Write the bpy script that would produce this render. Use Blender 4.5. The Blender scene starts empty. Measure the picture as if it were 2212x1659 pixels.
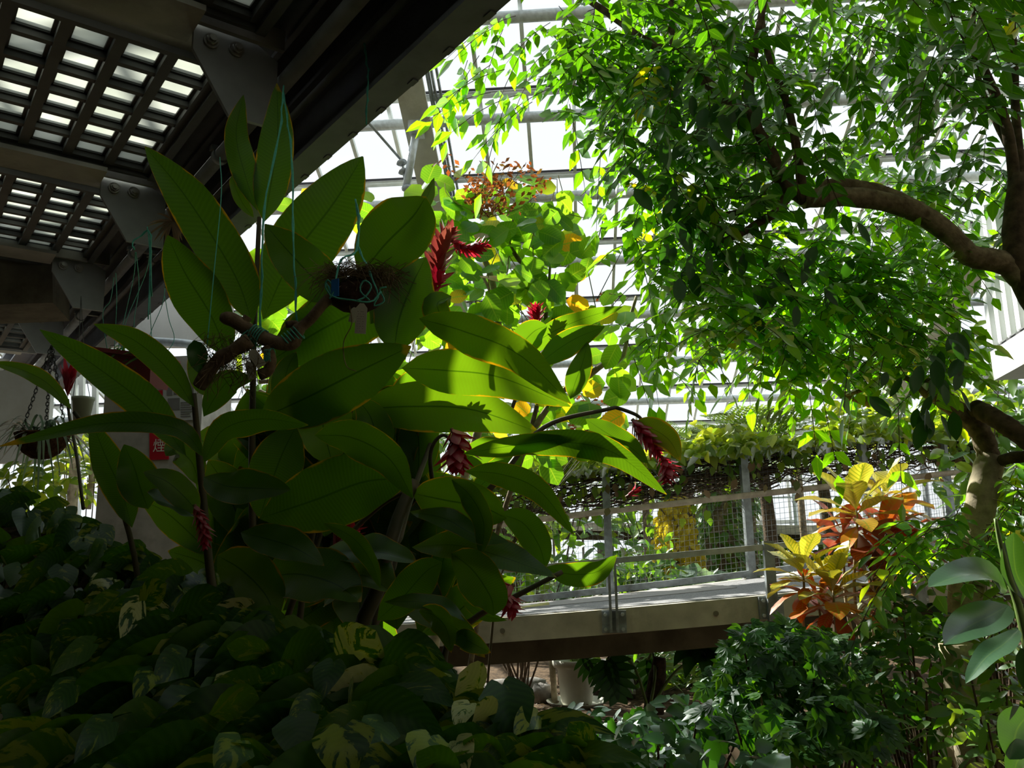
SKY, SUN, SUN_AZ, SUN_EL, EXPO = 3.6, 40.0, -40.0, 39.0, -1.62
import bpy, math, random
from mathutils import Vector, Matrix
V = Vector
S = bpy.context.scene
COL = S.collection
rng = random.Random(7)
U = rng.uniform
PI = math.pi
# ---------------------------------------------------------------- camera frame
FPX, CX, CY = 1800.0, 1106.0, 829.5
EYE = V((0, 0, 1.5))
pitch, roll = math.radians(11), math.radians(1.1)
FW = V((0, math.cos(pitch), math.sin(pitch)))
_r0 = V((1, 0, 0)); _u0 = _r0.cross(FW)
RT = _r0 * math.cos(roll) - _u0 * math.sin(roll)
UP = _u0 * math.cos(roll) + _r0 * math.sin(roll)

def ray(px, py):
    return RT * (px - CX) + UP * (CY - py) + FW * FPX

def P(px, py, d):
    """point seen at a pixel of the 2212x1659 frame, at world distance d in front of the viewer"""
    q = ray(px, py)
    return EYE + q * (d / q.y)

def px2m(px, d):
    return px * d / FPX

def on_z(px, py, z):
    q = ray(px, py)
    return EYE + q * ((z - EYE.z) / q.z)

def spline(pts, n):
    """Catmull-Rom through pts, n+1 samples"""
    pts = [V(p) for p in pts]
    if len(pts) == 2:
        return [pts[0].lerp(pts[1], i / n) for i in range(n + 1)]
    ext = [pts[0] * 2 - pts[1]] + pts + [pts[-1] * 2 - pts[-2]]
    m = len(pts) - 1
    out = []
    for i in range(n + 1):
        t = i / n * m
        k = min(int(t), m - 1); t -= k
        a, b, c, d = ext[k:k + 4]
        out.append(0.5 * ((2 * b) + (c - a) * t + (2 * a - 5 * b + 4 * c - d) * t * t + (3 * b - a - 3 * c + d) * t ** 3))
    return out

_sa, _se = math.radians(SUN_AZ), math.radians(SUN_EL)
tos = V((math.sin(_sa) * math.cos(_se), math.cos(_sa) * math.cos(_se), math.sin(_se)))   # towards the sun
# ---------------------------------------------------------------- mesh builder
class MB:
    def __init__(s):
        s.v = []; s.f = []; s.uv = []; s.r = []; s.m = []; s.sm = []
    def quad(s, a, b, c, d, m=0):
        i = len(s.v); s.v += [V(a), V(b), V(c), V(d)]
        s.face((i, i + 1, i + 2, i + 3), m, smooth=False)
    def face(s, idx, m=0, uv=None, r=0.5, smooth=True):
        s.f.append(tuple(idx)); s.m.append(m); s.r.append(r); s.sm.append(smooth)
        s.uv += uv if uv else [(0.0, 0.0)] * len(idx)
    def poly_prism(s, pts, off, m=0):
        """closed polygon extruded by vector off"""
        n = len(pts); i = len(s.v); off = V(off)
        s.v += [V(p) for p in pts] + [V(p) + off for p in pts]
        s.face(range(i + n - 1, i - 1, -1), m, smooth=False)
        s.face(range(i + n, i + 2 * n), m, smooth=False)
        for k in range(n):
            a, b = i + k, i + (k + 1) % n
            s.face((a, b, b + n, a + n), m, smooth=False)
    def box(s, c, ax, ay, az, m=0):
        """box with half-axis vectors"""
        c, ax, ay, az = V(c), V(ax), V(ay), V(az)
        i = len(s.v)
        for k in (-1, 1):
            for j in (-1, 1):
                for h in (-1, 1):
                    s.v.append(c + ax * h + ay * j + az * k)
        for q in ((0, 2, 3, 1), (4, 5, 7, 6), (0, 1, 5, 4), (2, 6, 7, 3), (0, 4, 6, 2), (1, 3, 7, 5)):
            s.face([i + t for t in q], m, smooth=False)
    def aabox(s, x0, x1, y0, y1, z0, z1, m=0):
        s.box(((x0 + x1) / 2, (y0 + y1) / 2, (z0 + z1) / 2), ((x1 - x0) / 2, 0, 0), (0, (y1 - y0) / 2, 0), (0, 0, (z1 - z0) / 2), m)
    def beam(s, a, b, w, h, m=0, up=(0, 0, 1)):
        a, b = V(a), V(b); t = (b - a); up = V(up)
        sx = t.cross(up).normalized(); uz = sx.cross(t).normalized()
        s.box((a + b) / 2, t / 2, sx * w / 2, uz * h / 2, m)
    def tube(s, pts, rad, n=6, m=0, cap=True, r=0.5):
        pts = [V(p) for p in pts]
        k = len(pts)
        if not hasattr(rad, '__len__'): rad = [rad] * k
        i0 = len(s.v)
        ref = V((0.13, 0.31, 0.94))
        for i in range(k):
            t = (pts[min(i + 1, k - 1)] - pts[max(i - 1, 0)])
            if t.length < 1e-9: t = V((0, 0, 1))
            t.normalize()
            a = t.cross(ref)
            if a.length < .05: a = t.cross(V((1, 0, 0)))
            a.normalize(); b = t.cross(a)
            for j in range(n):
                q = 2 * PI * j / n
                s.v.append(pts[i] + (a * math.cos(q) + b * math.sin(q)) * rad[i])
        for i in range(k - 1):
            for j in range(n):
                a = i0 + i * n + j; b = i0 + i * n + (j + 1) % n
                u0, u1 = i / (k - 1), (i + 1) / (k - 1)
                s.face((a, b, b + n, a + n), m, [(u0, j / n), (u0, (j + 1) / n), (u1, (j + 1) / n), (u1, j / n)], r)
        if cap:
            s.face(range(i0 + n - 1, i0 - 1, -1), m, smooth=False)
            s.face(range(i0 + (k - 1) * n, i0 + k * n), m, smooth=False)
    def lathe(s, c, prof, n=24, m=0, ax=None):
        """prof: (radius, height) list around +Z at c"""
        c = V(c); i0 = len(s.v); k = len(prof)
        for (r_, h) in prof:
            for j in range(n):
                q = 2 * PI * j / n
                s.v.append(c + V((r_ * math.cos(q), r_ * math.sin(q), h)))
        for i in range(k - 1):
            for j in range(n):
                a = i0 + i * n + j; b = i0 + i * n + (j + 1) % n
                s.face((a, b, b + n, a + n), m)
    def ribbon(s, pts, nrm, hw, prof, cols=(-1, -.5, 0, .5, 1), fold=.15, wave=0., freq=3., heart=0., r=None, m=0, cup=0.):
        """leaf blade: midrib pts, facing nrm (one vector or one per point)"""
        if r is None: r = rng.random()
        k = len(pts) - 1; L = sum((pts[i + 1] - pts[i]).length for i in range(k))
        i0 = len(s.v); nc = len(cols); ph = rng.random() * 6.28
        for i in range(k + 1):
            t = i / k
            T = (pts[min(i + 1, k)] - pts[max(i - 1, 0)])
            if T.length < 1e-9: T = V((0, 0, 1))
            T.normalize()
            N = nrm[i] if isinstance(nrm, list) else nrm
            Sd = T.cross(N)
            if Sd.length < 1e-4: Sd = T.cross(V((.3, .5, .8)))
            Sd.normalize(); N2 = Sd.cross(T)
            w = hw * prof(t)
            for c in cols:
                p = pts[i] + Sd * (c * w) + N2 * (fold * abs(c) * w - cup * c * c * w)
                if wave: p = p + N2 * (wave * hw * c * c * math.sin(freq * 6.28 * t + ph + (2.1 if c > 0 else 0)) * min(1, 4 * t, 4 * (1 - t)))
                if heart: p = p - T * (heart * L * math.sin(PI * min(1, abs(c) * .85)) * (1 - t) ** 7)
                s.v.append(p)
        for i in range(k):
            for j in range(nc - 1):
                a = i0 + i * nc + j
                u0, u1 = i / k, (i + 1) / k
                s.face((a, a + 1, a + nc + 1, a + nc), m, [(u0, cols[j]), (u0, cols[j + 1]), (u1, cols[j + 1]), (u1, cols[j])], r)
    def leaf(s, base, d, n, L, W, prof, ns=4, droop=.2, cols=(-1, 0, 1), fold=.2, r=None, heart=0., m=0, wave=0., cup=0.):
        d = d.normalized(); 
        pts = [base + d * (L * i / ns) + V((0, 0, -1)) * (droop * L * (i / ns) ** 2) for i in range(ns + 1)]
        s.ribbon(pts, n, W / 2, prof, cols, fold, wave, 2., heart, r, m, cup)
    def build(s, name, mats, parent=None, loc=None):
        me = bpy.data.meshes.new(name)
        o = bpy.data.objects.new(name, me); COL.objects.link(o)
        off = V((0, 0, 0))
        if parent is not None:
            p = parent
            while p is not None:
                off = off + p.location; p = p.parent
            o.parent = parent
        elif loc is not None:
            off = V(loc); o.location = off
        me.from_pydata([tuple(p - off) for p in s.v], [], s.f)
        if not isinstance(mats, (list, tuple)): mats = [mats]
        for m in mats: me.materials.append(m)
        me.polygons.foreach_set('material_index', s.m)
        me.polygons.foreach_set('use_smooth', s.sm)
        uvl = me.uv_layers.new(name='UVMap')
        uvl.data.foreach_set('uv', [c for q in s.uv for c in q])
        at = me.attributes.new('rnd', 'FLOAT', 'FACE')
        at.data.foreach_set('value', s.r)
        me.update()
        return o

def thing(name, label, cat, loc, group=None):
    o = bpy.data.objects.new(name, None); COL.objects.link(o)
    o.empty_display_size = .1
    o.location = V(loc); o['label'] = label; o['category'] = cat
    if group: o['group'] = group
    return o

def tag(o, label, cat, group=None, kind=None):
    o['label'] = label; o['category'] = cat
    if group: o['group'] = group
    if kind: o['kind'] = kind
    return o

def struct(o, label, cat):
    o['kind'] = 'structure'; o['label'] = label; o['category'] = cat
    return o

# ---------------------------------------------------------------- leaf outlines
def p_lance(t): return max(.02, math.sin(PI * min(1, t ** .8)) ** .8)
def p_ging(t): return max(.02, math.sin(PI * t ** .92) ** .78) * (1 if t > .08 else .4 + 7 * t)
def p_oval(t): return max(.03, math.sin(PI * t ** .95) ** .6)
def p_round(t): return max(.04, math.sqrt(max(0, 1 - (2 * t - 1) ** 2))) ** .85
def p_ovate(t): return max(.03, (math.sin(PI * t ** .62)) ** .8)
def p_obov(t): return max(.05, (math.sin(PI * t ** 1.5)) ** .75)
def p_heart(t): return max(.02, 1.05 * (1 - t ** 1.9) ** .9 * (.50 + .58 * min(1, t * 3.6)) / 1.05)
def p_strap(t): return max(.03, min(1, t * 9) * min(1, (1 - t) * 2.2) ** .7)

# ---------------------------------------------------------------- materials
def new_mat(name):
    m = bpy.data.materials.new(name); m.use_nodes = True
    nt = m.node_tree; nt.nodes.clear()
    out = nt.nodes.new('ShaderNodeOutputMaterial')
    return m, nt, out

def N(nt, typ, **kw):
    n = nt.nodes.new(typ)
    for k, v in kw.items():
        if k.startswith('i_'):
            key = k[2:]
            n.inputs[int(key) if key.isdigit() else key].default_value = v
        else:
            setattr(n, k, v)
    return n

def lk(nt, a, b): nt.links.new(a, b)

def rgb(c, a=1): return (c[0], c[1], c[2], a)

def mixc(nt, fac, a, b, blend='MIX'):
    n = nt.nodes.new('ShaderNodeMix'); n.data_type = 'RGBA'; n.blend_type = blend
    for sock, val in ((0, fac), (6, a), (7, b)):
        if hasattr(val, 'is_linked') or hasattr(val, 'links'):
            nt.links.new(val, n.inputs[sock])
        else:
            n.inputs[sock].default_value = val if sock == 0 else rgb(val)
    return n.outputs[2]

def math_(nt, op, a, b=0.0, c=None):
    n = nt.nodes.new('ShaderNodeMath'); n.operation = op
    for i, val in enumerate((a, b) if c is None else (a, b, c)):
        if hasattr(val, 'links'): nt.links.new(val, n.inputs[i])
        else: n.inputs[i].default_value = val
    return n.outputs[0]

def ramp(nt, fac, stops, interp='LINEAR'):
    n = nt.nodes.new('ShaderNodeValToRGB'); n.color_ramp.interpolation = interp
    el = n.color_ramp.elements
    while len(el) < len(stops): el.new(0.5)
    for e, (p, c) in zip(el, stops):
        e.position = p; e.color = rgb(c) if len(c) == 3 else c
    nt.links.new(fac, n.inputs[0])
    return n.outputs[0]

def plain(name, col, rough=.6, metal=0., var=.12, scale=8., bump=0., col2=None, spec=.5, dirt=None):
    m, nt, out = new_mat(name)
    b = N(nt, 'ShaderNodeBsdfPrincipled', i_Roughness=rough, i_Metallic=metal)
    b.inputs['Specular IOR Level'].default_value = spec
    tc = N(nt, 'ShaderNodeTexCoord')
    nz = N(nt, 'ShaderNodeTexNoise', i_Scale=scale, i_Detail=6.0)
    lk(nt, tc.outputs['Object'], nz.inputs['Vector'])
    c2 = col2 if col2 else tuple(min(1, x * (1 + var * 2.5)) for x in col)
    c1 = tuple(x * (1 - var) for x in col)
    cc = ramp(nt, nz.outputs[0], [(.3, c1), (.7, c2)])
    if dirt:
        n2 = N(nt, 'ShaderNodeTexNoise', i_Scale=scale * .35, i_Detail=8.0, i_Roughness=.7)
        lk(nt, tc.outputs['Object'], n2.inputs['Vector'])
        f = ramp(nt, n2.outputs[0], [(.5, (0, 0, 0)), (.7, (1, 1, 1))])
        cc = mixc(nt, f, cc, dirt)
    lk(nt, cc, b.inputs['Base Color'])
    if bump:
        bm = N(nt, 'ShaderNodeBump', i_Strength=bump, i_Distance=.02)
        lk(nt, nz.outputs[0], bm.inputs['Height']); lk(nt, bm.outputs[0], b.inputs['Normal'])
    lk(nt, b.outputs[0], out.inputs[0])
    return m

def leaf_shader(nt, out, cd, ct, tmix, rough, gloss):
    d = N(nt, 'ShaderNodeBsdfDiffuse'); t = N(nt, 'ShaderNodeBsdfTranslucent')
    for s_, c in ((d, cd), (t, ct)):
        if hasattr(c, 'links'): lk(nt, c, s_.inputs[0])
        else: s_.inputs[0].default_value = rgb(c)
    mx = N(nt, 'ShaderNodeMixShader', i_0=tmix)
    lk(nt, d.outputs[0], mx.inputs[1]); lk(nt, t.outputs[0], mx.inputs[2])
    g = N(nt, 'ShaderNodeBsdfGlossy', i_Roughness=rough)
    g.inputs[0].default_value = (.9, .95, 1, 1)
    fr = N(nt, 'ShaderNodeFresnel', i_IOR=1.42)
    fm = math_(nt, 'MULTIPLY', fr.outputs[0], gloss)
    m2 = N(nt, 'ShaderNodeMixShader')
    lk(nt, fm, m2.inputs[0]); lk(nt, mx.outputs[0], m2.inputs[1]); lk(nt, g.outputs[0], m2.inputs[2])
    lk(nt, m2.outputs[0], out.inputs[0])

def uvs(nt):
    uv = N(nt, 'ShaderNodeUVMap'); uv.uv_map = 'UVMap'
    sp = N(nt, 'ShaderNodeSeparateXYZ'); lk(nt, uv.outputs[0], sp.inputs[0])
    at = N(nt, 'ShaderNodeAttribute'); at.attribute_name = 'rnd'
    return sp.outputs[0], sp.outputs[1], at.outputs['Fac']

def leaf_mat(name, stops, tr, tmix=.5, rough=.35, gloss=1., vein=None, vfreq=26., vslant=2.2, edge=None, mid=None, edge_at=.86):
    """stops: ramp of pigment over the per-leaf random value; tr: multiplier for transmitted colour"""
    m, nt, out = new_mat(name)
    u, v, r = uvs(nt)
    col = ramp(nt, r, stops)
    av = math_(nt, 'ABSOLUTE', v)
    if vein:
        ph = math_(nt, 'SUBTRACT', math_(nt, 'MULTIPLY', u, vfreq), math_(nt, 'MULTIPLY', av, vslant))
        w = math_(nt, 'SINE', math_(nt, 'MULTIPLY', ph, 6.283))
        w = math_(nt, 'MULTIPLY_ADD', w, vein[0], vein[0])
        col = mixc(nt, w, col, vein[1])
    if mid:
        f = math_(nt, 'LESS_THAN', av, mid[0])
        col = mixc(nt, f, col, mid[1])
    if edge:
        tc = N(nt, 'ShaderNodeTexCoord')
        nz = N(nt, 'ShaderNodeTexNoise', i_Scale=14.0, i_Detail=3.0)
        lk(nt, tc.outputs['Object'], nz.inputs['Vector'])
        e = math_(nt, 'ADD', math_(nt, 'MAXIMUM', av, math_(nt, 'SUBTRACT', u, .03)), math_(nt, 'MULTIPLY', math_(nt, 'SUBTRACT', nz.outputs[0], .5), .34))
        f = ramp(nt, e, [(edge_at, (0, 0, 0)), (min(1, edge_at + .12), (1, 1, 1))])
        col = mixc(nt, f, col, edge)
    ct = mixc(nt, 1.0, col, tr, 'MULTIPLY')
    leaf_shader(nt, out, col, ct, tmix, rough, gloss)
    return m

M = {}
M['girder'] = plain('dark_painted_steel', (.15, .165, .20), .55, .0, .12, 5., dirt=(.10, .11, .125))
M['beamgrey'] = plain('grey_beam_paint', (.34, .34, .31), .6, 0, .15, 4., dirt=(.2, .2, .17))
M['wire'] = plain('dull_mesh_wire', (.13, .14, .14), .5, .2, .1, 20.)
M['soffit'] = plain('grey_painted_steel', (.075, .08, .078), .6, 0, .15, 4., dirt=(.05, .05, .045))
M['plate'] = plain('bracket_steel', (.32, .35, .38), .55, .1, .05, 12.)
M['bolt'] = plain('zinc_bolt', (.33, .33, .31), .4, .6, .1, 30.)
M['pipe'] = plain('painted_pipe', (.26, .28, .29), .85, .1, .12, 9.)
M['galv'] = plain('galvanised_steel', (.50, .55, .58), .42, .35, .12, 16.)
M['galv_dark'] = plain('weathered_galvanised_steel', (.26, .29, .31), .5, .3, .2, 14., dirt=(.16, .16, .15))
M['rafter'] = plain('pale_olive_rafter_paint', (.44, .45, .39), .55, 0, .08, 4., dirt=(.36, .35, .28))
M['bar'] = plain('pale_glazing_bar_paint', (.62, .66, .64), .45, .1, .06, 9.)
M['gasket'] = plain('black_gasket', (.03, .03, .035), .7)
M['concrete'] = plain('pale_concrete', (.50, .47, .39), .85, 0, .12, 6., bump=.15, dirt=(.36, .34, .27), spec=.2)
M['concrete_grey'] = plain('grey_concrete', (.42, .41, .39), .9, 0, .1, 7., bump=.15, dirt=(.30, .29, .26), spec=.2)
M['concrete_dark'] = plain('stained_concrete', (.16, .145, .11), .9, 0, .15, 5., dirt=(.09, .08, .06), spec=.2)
M['deck'] = plain('speckled_deck_concrete', (.21, .21, .22), .8, 0, .35, 90., spec=.3)
M['tactile'] = plain('pale_tactile_tile', (.36, .345, .35), .7, 0, .05, 20.)
M['whitewall'] = plain('off_white_panel', (.62, .64, .64), .7, 0, .06, 2., dirt=(.5, .5, .46))
M['whitesheet'] = plain('white_corrugated_sheet', (.80, .82, .84), .45, .1, .03, 3., dirt=(.72, .73, .73))
M['wood_rail'] = plain('weathered_round_rail', (.36, .30, .22), .6, 0, .2, 10., dirt=(.25, .2, .14))
M['bark'] = plain('grey_brown_bark', (.20, .15, .095), .9, 0, .35, 26., bump=.5, col2=(.33, .27, .18), dirt=(.11, .085, .05), spec=.2)
M['bark_dark'] = plain('dark_bark', (.085, .06, .04), .9, 0, .35, 22., bump=.5, dirt=(.04, .03, .02), spec=.2)
M['bark_pale'] = plain('pale_smooth_bark', (.36, .31, .22), .85, 0, .25, 18., bump=.3, dirt=(.24, .2, .13), spec=.2)
M['stem'] = plain('green_brown_stem', (.05, .055, .02), .6, 0, .3, 12., col2=(.09, .065, .03))
M['stem_green'] = plain('green_stem', (.16, .25, .06), .55, 0, .2, 12.)
M['stem_red'] = plain('reddish_brown_stem', (.20, .09, .04), .6, 0, .2, 12.)
M['soil'] = plain('dark_leaf_litter_soil', (.055, .040, .028), .95, 0, .5, 22., bump=.8, col2=(.15, .10, .06), spec=.1)
M['stone'] = plain('grey_stone', (.22, .21, .20), .9, 0, .2, 14., bump=.4, spec=.2)
M['path'] = plain('pale_worn_path', (.40, .36, .29), .9, 0, .2, 8., bump=.2, spec=.2)
M['cord'] = plain('turquoise_twine', (.10, .50, .42), .7, 0, .1, 60.)
M['cord_dark'] = plain('thin_dark_wire', (.05, .06, .06), .6)
M['fibre'] = plain('dry_brown_fibre', (.22, .15, .085), .9, 0, .35, 40., col2=(.36, .27, .17), spec=.1)
M['husk'] = plain('dark_coconut_husk', (.055, .028, .022), .9, 0, .3, 30., bump=.6, spec=.2)
M['moss'] = plain('dry_moss', (.16, .15, .05), .95, 0, .4, 40., spec=.1)
M['driftwood'] = plain('brown_driftwood', (.17, .115, .075), .85, 0, .4, 20., bump=.6, col2=(.30, .22, .15), spec=.2)
M['tag'] = plain('off_white_plastic_tag', (.74, .74, .68), .6, 0, .03, 6.)
M['ink'] = plain('grey_ink', (.16, .16, .16), .8)
M['blue'] = plain('blue_plastic', (.02, .16, .55), .35)
M['redplanter'] = plain('dark_red_plastic', (.15, .016, .018), .45, 0, .12, 6.)
M['redsign'] = plain('red_enamel', (.50, .012, .03), .4, 0, .03, 3.)
M['paper'] = plain('laminated_paper', (.50, .52, .54), .3, 0, .03, 4.)
M['coir'] = plain('brown_coir', (.10, .05, .025), .95, 0, .4, 45., bump=.8, spec=.1)
M['potgrey'] = plain('grey_cream_ceramic', (.62, .62, .54), .5, 0, .05, 5., dirt=(.5, .49, .4))
M['potpale'] = plain('pale_green_plastic_pot', (.34, .38, .30), .5, 0, .06, 5.)
M['glossblack'] = plain('black_chain_steel', (.04, .04, .04), .4, .5)
M['husk_pale'] = plain('tan_hose', (.52, .50, .20), .5, 0, .1, 4.)

# glass: clear pane, mostly transmitting with a faint reflection and a little dust
def glass_mat():
    m, nt, out = new_mat('clear_roof_glass')
    tr = N(nt, 'ShaderNodeBsdfTransparent'); tr.inputs[0].default_value = (.95, .975, .97, 1)
    g = N(nt, 'ShaderNodeBsdfGlossy', i_Roughness=.08)
    mx = N(nt, 'ShaderNodeMixShader', i_0=.05)
    lk(nt, tr.outputs[0], mx.inputs[1]); lk(nt, g.outputs[0], mx.inputs[2]); lk(nt, mx.outputs[0], out.inputs[0])
    return m
M['glass'] = glass_mat()

def block_mat():
    m, nt, out = new_mat('frosted_glass_block')
    tc = N(nt, 'ShaderNodeTexCoord')
    nz = N(nt, 'ShaderNodeTexNoise', i_Scale=3.0, i_Detail=3.0); lk(nt, tc.outputs['Object'], nz.inputs['Vector'])
    c = ramp(nt, nz.outputs[0], [(.35, (.30, .325, .28)), (.65, (.42, .44, .40))])
    t = N(nt, 'ShaderNodeBsdfTranslucent'); lk(nt, c, t.inputs[0])
    g = N(nt, 'ShaderNodeBsdfGlossy', i_Roughness=.15)
    mx = N(nt, 'ShaderNodeMixShader', i_0=.05)
    lk(nt, t.outputs[0], mx.inputs[1]); lk(nt, g.outputs[0], mx.inputs[2]); lk(nt, mx.outputs[0], out.inputs[0])
    return m
M['block'] = block_mat()

# ------------------------------------------------------------- plants' materials
M['ginger'] = leaf_mat('ginger_leaf', [(0, (.018, .058, .012)), (.5, (.022, .070, .014)), (1, (.032, .085, .014))], (7.8, 5.3, .4), .45, .36, .75,
                       vein=(.16, (.03, .095, .018)), vfreq=46., vslant=2.4, edge=(.15, .11, .015), mid=(.03, (.012, .042, .008)), edge_at=.95)
M['ginger_old'] = leaf_mat('ginger_leaf_yellowing', [(0, (.09, .16, .02)), (1, (.14, .19, .02))], (3.6, 3.0, .3), .5, .4, .8,
                       vein=(.25, (.13, .18, .03)), vfreq=34., vslant=1.6, edge=(.36, .22, .02), mid=(.03, (.06, .10, .015)), edge_at=.85)
M['bract'] = leaf_mat('red_bract', [(0, (.36, .008, .03)), (.6, (.56, .03, .08)), (1, (.62, .09, .15))], (1.3, .8, .8), .35, .5, .12)
M['bract_old'] = leaf_mat('faded_red_bract', [(0, (.26, .05, .04)), (.6, (.38, .10, .09)), (1, (.30, .16, .08))], (1.3, .9, .8), .35, .5, .3)
M['caram'] = leaf_mat('small_leaflet', [(0, (.022, .085, .012)), (.45, (.035, .12, .014)), (.97, (.05, .15, .014)), (.995, (.12, .17, .015)), (1, (.30, .26, .02))], (9.0, 6.4, .4), .68, .36, .4,
                      mid=(.06, (.06, .15, .03)))
M['caram_shade'] = leaf_mat('shade_leaflet', [(0, (.015, .06, .010)), (.6, (.024, .085, .012)), (.985, (.04, .115, .014)), (.995, (.12, .17, .015)), (1, (.30, .26, .02))], (6.0, 5.0, .4), .52, .38, .4,
                      mid=(.06, (.045, .12, .025)))  # darker copy of the leaflet pigment: shade of the dense crown put into colour
M['round'] = leaf_mat('round_leaf', [(0, (.05, .14, .025)), (.6, (.075, .19, .03)), (.9, (.12, .21, .03)), (.96, (.30, .27, .03)), (1, (.42, .16, .03))], (4.3, 3.8, .5), .58, .38, .5,
                      vein=(.2, (.11, .22, .05)), vfreq=9., vslant=1.8, mid=(.05, (.13, .22, .06)))
M['rust'] = leaf_mat('rusty_dry_leaflet', [(0, (.28, .08, .025)), (.7, (.36, .13, .04)), (1, (.20, .18, .04))], (1.5, 1.2, .8), .4, .5, .4)
M['fern'] = leaf_mat('fern_frond', [(0, (.10, .20, .035)), (1, (.20, .29, .06))], (2.4, 2.3, .6), .5, .5, .5)
M['vine'] = leaf_mat('vine_leaf', [(0, (.07, .17, .02)), (.5, (.14, .25, .03)), (1, (.32, .40, .08))], (2.6, 2.2, .5), .60, .4, .5)
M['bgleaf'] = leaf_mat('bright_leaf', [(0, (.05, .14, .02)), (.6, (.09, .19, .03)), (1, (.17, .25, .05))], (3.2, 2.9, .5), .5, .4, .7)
M['bgcool'] = leaf_mat('bluish_palm_leaf', [(0, (.10, .17, .11)), (1, (.22, .30, .22))], (1.8, 1.9, 1.2), .45, .35, .9)
M['yellowhang'] = leaf_mat('yellow_leaf', [(0, (.42, .36, .03)), (1, (.58, .48, .05))], (1.5, 1.4, .6), .5, .5, .5)
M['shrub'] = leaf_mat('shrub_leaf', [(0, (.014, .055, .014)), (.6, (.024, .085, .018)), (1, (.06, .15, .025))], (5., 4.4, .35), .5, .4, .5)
M['rubber'] = leaf_mat('rubber_plant_leaf', [(0, (.04, .11, .05)), (1, (.05, .12, .06))], (3.0, 3.3, .3), .16, .28, 2.2,
                       vein=(.15, (.06, .14, .06)), vfreq=22., vslant=1.5, mid=(.04, (.08, .16, .06)))
M['monstera'] = leaf_mat('monstera_leaf', [(0, (.015, .06, .015)), (1, (.02, .075, .02))], (3.4, 3.2, .4), .42, .32, 1.)
M['dryleaf'] = leaf_mat('fallen_dry_leaf', [(0, (.16, .10, .05)), (.6, (.26, .17, .09)), (1, (.10, .12, .03))], (.9, .8, .6), .3, .6, .4)
M['variegated'] = None

def pothos_mat():
    m, nt, out = new_mat('variegated_pothos_leaf')
    u, v, r = uvs(nt)
    av = math_(nt, 'ABSOLUTE', v)
    cx = N(nt, 'ShaderNodeCombineXYZ')
    lk(nt, math_(nt, 'MULTIPLY', v, 1.3), cx.inputs[1])
    lk(nt, math_(nt, 'MULTIPLY', math_(nt, 'SUBTRACT', u, math_(nt, 'MULTIPLY', av, .42)), 5.0), cx.inputs[0])
    lk(nt, math_(nt, 'MULTIPLY', r, 77.0), cx.inputs[2])
    nz = N(nt, 'ShaderNodeTexNoise', i_Scale=1.0, i_Detail=5.0, i_Roughness=.6); lk(nt, cx.outputs[0], nz.inputs['Vector'])
    wn = N(nt, 'ShaderNodeTexWhiteNoise'); wn.noise_dimensions = '1D'
    lk(nt, math_(nt, 'MULTIPLY', r, 913.7), wn.inputs['W'])
    # r near 1: cream leaf, near 0: plain green leaf
    f0 = math_(nt, 'ADD', nz.outputs[0], math_(nt, 'MULTIPLY', math_(nt, 'SUBTRACT', r, .5), .42))
    f = ramp(nt, f0, [(.56, (0, 0, 0)), (.61, (1, 1, 1))])
    green = ramp(nt, wn.outputs[0], [(0, (.010, .042, .010)), (.6, (.017, .062, .014)), (1, (.045, .11, .012))])
    cream = ramp(nt, r, [(.3, (.16, .24, .02)), (.725, (.28, .34, .03)), (.735, (.56, .57, .25)), (1, (.60, .60, .32))])
    col = mixc(nt, f, green, cream)
    ph = math_(nt, 'SUBTRACT', math_(nt, 'MULTIPLY', u, 9.), math_(nt, 'MULTIPLY', av, 2.2))
    w = math_(nt, 'MULTIPLY_ADD', math_(nt, 'SINE', math_(nt, 'MULTIPLY', ph, 6.283)), .05, .05)
    col = mixc(nt, w, col, (.08, .2, .04))
    ct = mixc(nt, mixc(nt, f, (0, 0, 0), (1, 1, 1)), mixc(nt, 1., col, (5., 4., .3), 'MULTIPLY'), mixc(nt, 1., col, (1.1, 1.1, .5), 'MULTIPLY'))
    leaf_shader(nt, out, col, ct, .36, .36, .55)
    return m
M['variegated'] = pothos_mat()

def croton_mat():
    m, nt, out = new_mat('croton_leaf')
    u, v, r = uvs(nt)
    av = math_(nt, 'ABSOLUTE', v)
    base = ramp(nt, r, [(0, (.80, .70, .08)), (.34, (.66, .60, .05)), (.44, (.70, .24, .03)), (.58, (.62, .05, .025)), (.74, (.42, .08, .045)), (.86, (.12, .06, .03)), (1, (.05, .09, .02))], 'LINEAR')
    vein = ramp(nt, r, [(0, (.34, .42, .03)), (.35, (.20, .30, .02)), (.5, (.62, .40, .05)), (.75, (.45, .05, .04)), (1, (.42, .40, .05))])
    ph = math_(nt, 'SUBTRACT', math_(nt, 'MULTIPLY', u, 11.), math_(nt, 'MULTIPLY', av, 2.0))
    w = math_(nt, 'SINE', math_(nt, 'MULTIPLY', ph, 6.283))
    f = math_(nt, 'MULTIPLY', math_(nt, 'GREATER_THAN', w, .45), .75)
    col = mixc(nt, f, base, vein)
    col = mixc(nt, math_(nt, 'LESS_THAN', av, .07), col, vein)
    ct = mixc(nt, 1., col, (1.2, 1.15, .7), 'MULTIPLY')
    leaf_shader(nt, out, col, ct, .52, .35, .6)
    return m
M['croton'] = croton_mat()

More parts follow.
